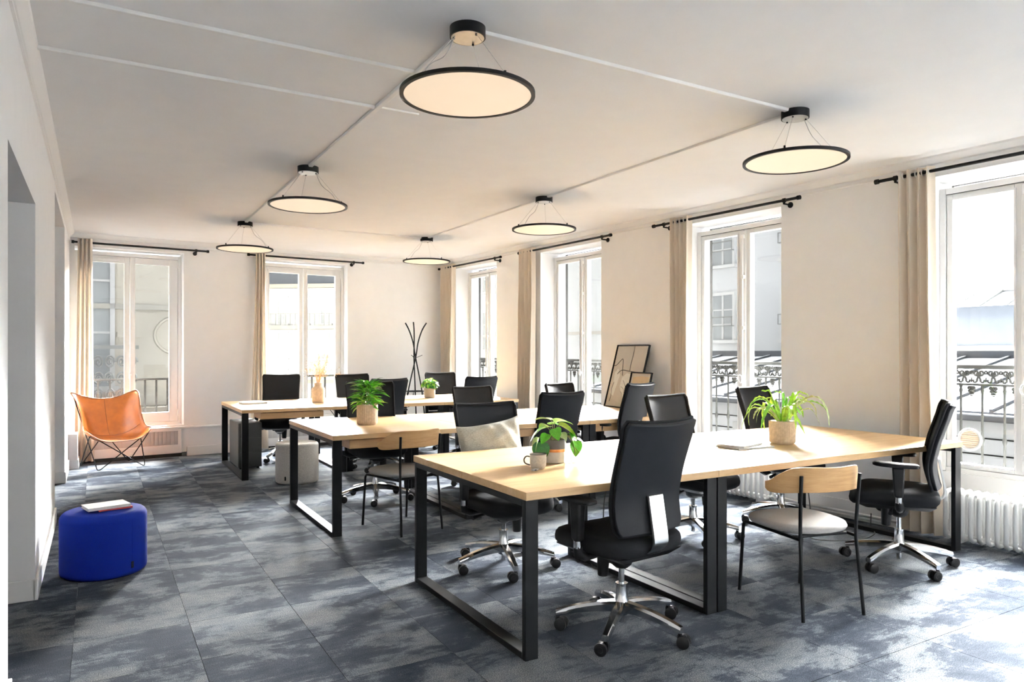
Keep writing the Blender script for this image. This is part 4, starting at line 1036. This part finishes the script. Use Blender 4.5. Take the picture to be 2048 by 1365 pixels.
book('magazine', 3.60, 3.255, .762, .26, .19, .012, 16, 'paper', 'upper white magazine of the pair on the front row desk', cat='magazine', mark=(-.09, .03, -.05, .05))
book('magazine', 1.585, 8.80, .751, .28, .21, .022, 3, 'paper', 'white book on the left end of the farthest desk row', cat='book')

# ------------------------------------------------------------------ plants
def leaf_mesh(name, mat, L, W, bend, tip=.0, nu=7, nv=5, wave=0, fold=.25, heart=False):
    """leaf along +x from the origin, bending down"""
    m = MB()
    def fn(u, v):
        t = u; s = 2 * v - 1
        w = W * (sin(pi * min(1, t ** .75)) if not heart else (sin(pi * min(1, (t * .93 + .07) ** .62)) ** .85)) 
        an = bend * t
        x = L * (sin(an) / bend if abs(bend) > 1e-4 else t) ; z = L * (-(1 - cos(an)) / bend if abs(bend) > 1e-4 else 0)
        z += fold * w * abs(s) + wave * sin(t * 26 + s) * abs(s)
        return (x, w * s * .5, z)
    m.grid(fn, nu, nv); return m.mesh(name, mat, 80)
def put_leaf(me, parent, loc, yaw, pitch, roll=0, sc=1, name='leaf'):
    o = obj(name, me, parent, loc=loc)
    o.rotation_euler = (Matrix.Rotation(yaw, 4, 'Z') @ Matrix.Rotation(-pitch, 4, 'Y') @ Matrix.Rotation(roll, 4, 'X')).to_euler(); o.scale = (sc, sc, sc); return o
def ribbed_pot(T, r0, r1, h, mat, ribs=44, soil=True):
    def fn(u, v):
        a = 2 * pi * u; r = r0 + (r1 - r0) * v
        if v < .08: r -= .012 * (1 - v / .08) ** 2
        r += .0011 * cos(a * ribs) if ribs and .1 < v < .95 else 0
        return (r * cos(a), r * sin(a), h * v)
    m = MB(); m.grid(fn, 176 if ribs else 40, 14, closed_u=True)
    m.lathe([(.001, 0), (r0 - .012, 0)], 40)
    m.lathe([(r1, h), (r1 - .009, h), (r1 - .012, h - .03)], 40); p = m.build('pot', mat, T, smooth=50)
    if soil: MB().lathe([(.001, h - .018), (r1 - .009, h - .022)], 32).build('soil', 'soil', T, smooth=40)
    return p
# fern
T = thing('potted_fern', 'bright green fern with wavy arching fronds in ribbed beige pot', 'plant', (3.99, 3.235, .75), .3)
ribbed_pot(T, .083, .088, .152, 'pot_ribbed', 46)
rd = random.Random(11)
def frond(L, rise, droop, W, seed):
    m = MB(); r = random.Random(seed); ph = r.random() * 6
    P = spline([(0, 0, 0), (L * .22, 0, rise * .60), (L * .50, 0, rise * .97), (L * .76, 0, rise * .96), (L * .96, 0, rise - droop * .5), (L * 1.02, 0, rise - droop)], 7)
    vs = []; k = len(P); side = r.uniform(-.05, .05)
    for i, p in enumerate(P):
        t = i / (k - 1); w = W * min(1, .45 + 1.6 * t) * (1 - max(0, (t - .55) / .45) ** 1.6 * .86)
        for q, s_ in enumerate((-1, -.5, 0, .5, 1)):
            e = 1 if abs(s_) > .8 else 0
            vs.append((p.x, p.y + side * t * t + s_ * w * .5 * (1 + e * .16 * sin(t * 60 + ph + s_ * 2)), p.z + .30 * w * abs(s_) + e * .0035 * sin(t * 60 + ph + 1.1 + s_)))
    fs = [(i * 5 + j, i * 5 + j + 1, (i + 1) * 5 + j + 1, (i + 1) * 5 + j) for i in range(k - 1) for j in range(4)]
    return m.add(vs, fs).mesh('frond', r.choice(['leaf_bright', 'leaf_bright', 'leaf_fern', 'leaf_pale']), 85)
for k in range(30):
    if k < 18: L = rd.uniform(.20, .31); rise = rd.uniform(.09, .19); dr = rd.uniform(.06, .20)
    elif k < 25: L = rd.uniform(.10, .17); rise = rd.uniform(.15, .225); dr = rd.uniform(.0, .03)
    else: L = rd.uniform(.10, .16); rise = rd.uniform(.06, .12); dr = rd.uniform(.05, .12)
    me = frond(L, rise, dr, rd.uniform(.020, .030), k); an = 2 * pi * k * .618 + rd.uniform(-.2, .2)
    put_leaf(me, T, (.025 * cos(an), .025 * sin(an), .135), an, 0, rd.uniform(-.35, .35), 1, 'frond')
# trailing pothos
T = thing('trailing_plant', 'trailing plant with marbled heart leaves in grey, copper and white pot', 'plant', (2.215, 3.335, .75), 0)
MB().lathe([(.001, 0), (.056, 0), (.062, .004), (.063, .010), (.063, .062), (.001, .062)], 40).build('pot_lower_band', 'pot_white', T, smooth=40)
MB().lathe([(.0632, .062), (.0634, .0635), (.0634, .0765), (.0632, .078)], 40).build('pot_copper_band', 'pot_copper', T, smooth=40)
MB().lathe([(.063, .078), (.063, .128), (.059, .130), (.056, .127), (.056, .105), (.001, .105)], 40).build('pot_upper_band', 'pot_dark', T, smooth=40)
MB().lathe([(.001, .118), (.0555, .116)], 32).build('soil', 'soil', T)
hl = [leaf_mesh('leaf', mt, 1, .82, .7, nu=9, nv=7, fold=.10, heart=True) for mt in ('leaf_green', 'leaf_bright', 'leaf_pale', 'leaf_dark')]
R_ = Vector((cos(YAW), -sin(YAW), 0)); F_ = Vector((sin(YAW), cos(YAW), 0))
def vl(r, f_, z): return R_ * r + F_ * f_ + Vector((0, 0, z))
yR = atan2(R_.y, R_.x)
spec = [ # attach (right, away, z), yaw rel. to image right (deg), pitch, size, kind
 ((-.05, -.02, .20), 185, -25, .105, 0), ((-.075, -.04, .115), 255, -75, .100, 3), ((-.09, -.02, .14), 200, -60, .09, 2), ((.0, .0, .225), 20, 10, .10, 1), ((.02, .0, .21), 355, -18, .115, 1),
 ((-.02, .01, .235), 150, 15, .09, 2), ((.0, -.02, .19), 280, -30, .07, 0), ((-.03, .02, .20), 120, 0, .08, 0), ((.03, .03, .20), 60, 5, .08, 0), ((.085, -.01, .165), 330, -50, .08, 0), ((.125, -.015, .13), 10, -20, .06, 1),
 ((.115, -.02, .12), 290, -70, .075, 0), ((.125, -.03, .07), 345, -25, .075, 1), ((.035, -.03, .165), 300, -20, .05, 2), ((-.04, -.03, .16), 230, -30, .06, 0), ((.09, -.05, .012), 350, -5, .03, 2), ((.0, .03, .21), 90, 20, .08, 1)]
for p, yw, pt, sz, kd in spec:
    q = vl(*p); put_leaf(hl[kd], T, q, yR + radians(yw), radians(pt), rd.uniform(-.4, .4), sz * 1.22)
    MB().tube(spline([(q.x * .25, q.y * .25, .115), (q.x * .55, q.y * .55, max(.15, q.z * .9)), tuple(q)], 5), .0016, 5).build('stem', 'stem', T)
MB().tube(spline([vl(.03, 0, .12), vl(.075, -.02, .15), vl(.10, -.03, .11), vl(.112, -.03, .06), vl(.085, -.03, .02), vl(.05, -.08, .004), vl(.115, -.07, .008)], 6), .0018, 5).build('runner', 'stem', T, smooth=60)
# bushy plant on the middle row
T = thing('bushy_plant', 'bushy plant with pointed green leaves in round beige pot', 'plant', (1.975, 5.835, .75), 0)
ribbed_pot(T, .086, .088, .170, 'pot_ribbed', 30)
pl = [leaf_mesh('leaf', mt, .15, .036, .9, fold=.3) for mt in ('leaf_green', 'leaf_green', 'leaf_dark', 'leaf_bright')]
for k in range(110):
    hgt = (k / 110); an = k * 2.399; r0 = rd.uniform(0, .045)
    put_leaf(pl[rd.randrange(4)], T, (r0 * cos(an), r0 * sin(an), .155 + hgt * .185), an + rd.uniform(-.3, .3), rd.uniform(-.1, .6) + hgt * .55, rd.uniform(-.6, .6), rd.uniform(.75, 1.15))
for k in range(4): MB().tube([(.02 * cos(k * 1.6), .02 * sin(k * 1.6), .14), (.03 * cos(k * 1.6), .03 * sin(k * 1.6), .33)], .004, 6).build('stem', 'stem', T)
# small plant on the farthest row
T = thing('small_plant', 'small round leafy plant in dark grey pot on the farthest row', 'plant', (3.80, 8.70, .75), 0)
ribbed_pot(T, .072, .074, .128, 'pot_grey', 0)
pl = [leaf_mesh('leaf', mt, .075, .045, 1.2, fold=.2) for mt in ('leaf_green', 'leaf_bright', 'leaf_dark')]
for k in range(100):
    an = k * 2.399; ph = radians(100) * sqrt(k / 100); rr = .068
    put_leaf(pl[rd.randrange(3)], T, (rr * sin(ph) * cos(an), rr * sin(ph) * sin(an), .175 + .065 * cos(ph)), an, radians(45) - ph * .6, rd.uniform(-.5, .5), rd.uniform(.7, 1.1))
for k in range(3): MB().tube([(.01 * cos(k * 2.1), .01 * sin(k * 2.1), .11), (.025 * cos(k * 2.1), .025 * sin(k * 2.1), .19)], .004, 6).build('stem', 'stem', T)
# vase with dried flowers
T = thing('stone_vase', 'sand-coloured bottle vase on the farthest desk row', 'vase', (2.305, 8.62, .75))
MB().lathe([(.001, 0), (.068, 0), (.078, .012), (.080, .03), (.080, .155), (.074, .178), (.052, .192), (.046, .200), (.046, .238), (.050, .244), (.042, .246), (.038, .235), (.038, .03), (.001, .03)], 40).build('body', 'vase_stone', T, smooth=45)
T = thing('dried_flowers', 'bunch of dried tan flowers standing in the vase', 'flowers', (2.305, 8.62, .75 + .03))
st = MB(); hd = MB()
for k in range(42):
    an = rd.uniform(0, 2 * pi); sp = rd.uniform(.0, .15) if k > 8 else rd.uniform(.05, .25); hh = rd.uniform(.32, .56) if k > 8 else rd.uniform(.3, .42)
    top = Vector((sp * cos(an), sp * sin(an), hh)); b0 = Vector((.02 * cos(an), .02 * sin(an), .0)); mid = Vector((.02 * cos(an), .02 * sin(an), .26))
    st.tube(spline([b0, mid * .9, (mid + top) * .5 + Vector((0, 0, .02)), top], 3), .0014, 4)
    for q in range(8):
        p = top + Vector((rd.gauss(0, .028), rd.gauss(0, .028), rd.gauss(-.02, .035)))
        st.cyl((top + mid) * .5 * .3 + top * .7 if False else top * .85 + mid * .15, p, .0007, 3, caps=False); r = rd.uniform(.003, .0058)
        hd.lathe([(.0005, p.z - r), (r, p.z), (.0005, p.z + r)], 5, (p.x, p.y))
tag(st.build('stalks', 'dried_straw', T), None, None, None, 'stuff'); tag(hd.build('blossoms', 'dried_flower', T), None, None, None, 'stuff')

# ------------------------------------------------------------------ mug, small tag, cushion
T = thing('ceramic_mug', 'speckled cream mug with dark rim on the nearest desk', 'mug', (2.015, 3.19, .75), YAW * -1)
MB().lathe([(.001, 0), (.030, 0), (.036, .004), (.0425, .02), (.0445, .045), (.0445, .078), (.0415, .078), (.041, .03), (.03, .008), (.001, .008)], 40).build('body', 'mug_glaze', T, smooth=45)
MB().tube([(.043 * cos(t * pi / 20), .043 * sin(t * pi / 20), .0785) for t in range(40)], .0022, 6, closed=True).build('rim', 'mug_rim', T, smooth=60)
MB().tube(spline([(-.043, 0, .064), (-.062, 0, .066), (-.074, 0, .05), (-.068, 0, .030), (-.042, 0, .020)], 6), .004, 8).build('handle', 'mug_rim', T, smooth=60)
T = thing('usb_stick', 'tiny white and silver gadget lying beside the mug', 'gadget', (1.965, 3.145, .75), .3)
MB().box(-.018, .018, -.010, .010, 0, .010).build('body', 'paper', T, bevel=.002); MB().box(.018, .032, -.006, .006, .002, .008).build('plug', 'brushed_steel', T); MB().box(-.012, .004, -.0105, -.0100, .003, .007).build('mark', 'black_plastic', T)
def cushion_fn(u, v):
    return 0
m = MB(); W2, H2 = .235, .165; N = 28; vs = []
for side in (1, -1):
    for j in range(N + 1):
        for i in range(N + 1):
            a = 2 * i / N - 1; b = 2 * j / N - 1
            t = .070 * ((1 - abs(a) ** 2.6) * (1 - abs(b) ** 2.6)) ** .5
            t *= 1 + .13 * sin(5 * a + 2 * b) + .10 * sin(9 * b - 4 * a) + .07 * sin(13 * a + 5 * b)
            pin = 1 - .055 * (1 - abs(b)) * abs(a) ** 4; pin2 = 1 - .12 * (1 - abs(a) ** 3) * abs(b) ** 4
            vs.append((W2 * a * pin, side * t, H2 * b * pin2 + .012 * a))
fs = []
for s in range(2):
    o0 = s * (N + 1) ** 2
    for j in range(N):
        for i in range(N): fs.append((o0 + j * (N + 1) + i, o0 + j * (N + 1) + i + 1, o0 + (j + 1) * (N + 1) + i + 1, o0 + (j + 1) * (N + 1) + i))
m.add(vs, fs)
T = thing('linen_cushion', 'grey-green linen cushion propped on the chair behind the front desk', 'cushion', (2.215, 4.075, .60 + .155), 0)
bo = m.build('cover', 'linen_cushion', T, smooth=70)
T.rotation_euler = (radians(-13), radians(-3), radians(2))
MB().tube([(W2 * (1 - .055 * (1 - abs(b)) * 1) * 1 * s, 0, H2 * b * 1 + .012 * s) for s, b in [(1, -1 + 2 * k / 10) for k in range(11)]], .003, 5).build('piping', 'linen_cushion', T)

# ------------------------------------------------------------------ leaning pictures
def picture(label, y0, y1, xb, zb, xt, zt, art, dep=.022, bar=.012):
    """bottom edge at (xb, zb), top edge at (xt, zt), spanning y0 (near) .. y1 (far); faces -x"""
    T = thing('framed_picture', label, 'picture', (xb, y0, zb), 0)
    L = sqrt((xt - xb) ** 2 + (zt - zb) ** 2); W = y1 - y0
    ang = atan2(xt - xb, zt - zb)
    T.rotation_euler = (0, ang, 0)           # local z runs up the picture, local -x faces the room
    f = MB().box(0, dep, 0, bar, 0, L).box(0, dep, W - bar, W, 0, L).box(0, dep, bar, W - bar, 0, bar).box(0, dep, bar, W - bar, L - bar, L)
    f.build('frame', 'black_metal', T, bevel=.0015)
    MB().box(dep - .008, dep - .003, bar, W - bar, bar, L - bar).build('backing', 'art_ground', T)
    art(T, W, L, dep - .0085)
    MB().box(.006, .0075, bar, W - bar, bar, L - bar).build('glazing', 'window_glass', T)
    return T
def flat(T, pts, W, L, x, name, mat):       # pts: fraction from the left (far side) and from the bottom
    MB().prism([((1 - a) * W, b * L) for a, b in pts], lambda p, q, d: (d, p, q), x - .0008, x).build(name, mat, T)
def ribbon(T, pts, W, L, x, wd, name='ink_line', mat='art_line'):
    P = spline([(a, b, 0) for a, b in pts], 6); m = MB(); vs = []
    for i, p in enumerate(P):
        d = (P[min(i + 1, len(P) - 1)] - P[max(i - 1, 0)]); d = Vector((-d.x * W, d.y * L, 0)).normalized(); nx, ny = -d.y * wd, d.x * wd
        c = ((1 - p.x) * W, p.y * L)
        for sg in (-1, 1):
            for dx in (0, -.0012): vs.append((x + dx - .0008, c[0] + nx * sg, c[1] + ny * sg))
    k = len(P); fs = []
    for i in range(k - 1):
        o = i * 4; fs += [(o, o + 2, o + 6, o + 4), (o + 1, o + 5, o + 7, o + 3), (o, o + 4, o + 5, o + 1), (o + 2, o + 3, o + 7, o + 6)]
    m.add(vs, fs).build(name, mat, T)
def art_big(T, W, L, x):
    flat(T, [(.10, .55), (.18, .62), (.28, .52), (.24, .35), (.20, .18), (.08, .22), (.12, .4)], W, L, x, 'paper_shape', 'art_white')
    flat(T, [(.36, .48), (.48, .55), (.66, .53), (.80, .42), (.80, .2), (.62, .12), (.50, .16), (.42, .25), (.34, .34)], W, L, x, 'paper_shape', 'art_white')
    ribbon(T, [(.03, .665), (.10, .675), (.20, .745), (.25, .775), (.28, .74), (.32, .62), (.36, .51)], W, L, x, .0042)
    ribbon(T, [(.19, .53), (.25, .575), (.34, .595), (.5, .585), (.7, .572), (.97, .56)], W, L, x, .0045)
    ribbon(T, [(.55, .985), (.555, .85), (.545, .7), (.55, .585)], W, L, x, .0036)
    ribbon(T, [(.14, .40), (.11, .30), (.13, .18), (.12, .09)], W, L, x, .0036)
    ribbon(T, [(.42, .43), (.50, .36), (.56, .30)], W, L, x, .0022); ribbon(T, [(.38, .33), (.46, .31), (.52, .24)], W, L, x, .0014); ribbon(T, [(.40, .26), (.46, .22), (.48, .17)], W, L, x, .0014)
def art_small(T, W, L, x):
    flat(T, [(.12, .08), (.88, .08), (.9, .5), (.88, .88), (.5, .9), (.12, .86)], W, L, x + .0004, 'paper_shape', 'art_tan')
    flat(T, [(.22, .58), (.30, .70), (.42, .66), (.48, .50), (.40, .40), (.24, .38)], W, L, x - .0008, 'paper_shape', 'art_white')
wx = lambda y: BR.x + (y - BR.y) * SV.x / SV.y
picture('large framed abstract line drawing leaning on the window wall', 5.87, 6.42, 4.925, .752, wx(6.1) - .045, 1.443, art_big)
picture('small framed tan abstract print in front of the large picture', 5.665, 6.00, 4.872, .752, wx(5.8) - .215, 1.150, art_small)

# ------------------------------------------------------------------ cords
def cord(pts, label, r=.004, mat='cord_black'):
    tag(MB().tube(spline(pts, 8), r, 6).build('power_cord', mat, smooth=60), label, 'cord', 'black cords under the desks')
cord([(4.30, 3.32, .70), (4.33, 3.32, .55), (4.40, 3.33, .25), (4.42, 3.36, .05), (4.55, 3.30, .006), (4.80, 3.20, .006), (5.02, 3.24, .006), (5.13, 3.34, .02), (5.16, 3.36, .12)], 'black cord looping down under the long front desk to the wall')
cord([(2.42, 8.65, .70), (2.50, 8.66, .60), (2.60, 8.70, .45), (2.68, 8.78, .20), (2.72, 8.9, .006), (2.9, 9.2, .006)], 'black cord hanging under the farthest row beside the left desk frame')
cord([(2.58, 3.30, .70), (2.60, 3.32, .62), (2.57, 3.34, .50), (2.60, 3.4, .2), (2.66, 3.5, .006), (2.74, 3.7, .006)], 'black cord hanging under the nearest desk beside the double leg')
cord([(3.1, 8.65, .70), (3.2, 8.68, .64), (3.4, 8.70, .62), (3.6, 8.66, .69)], 'black cord sagging under the centre of the farthest row')
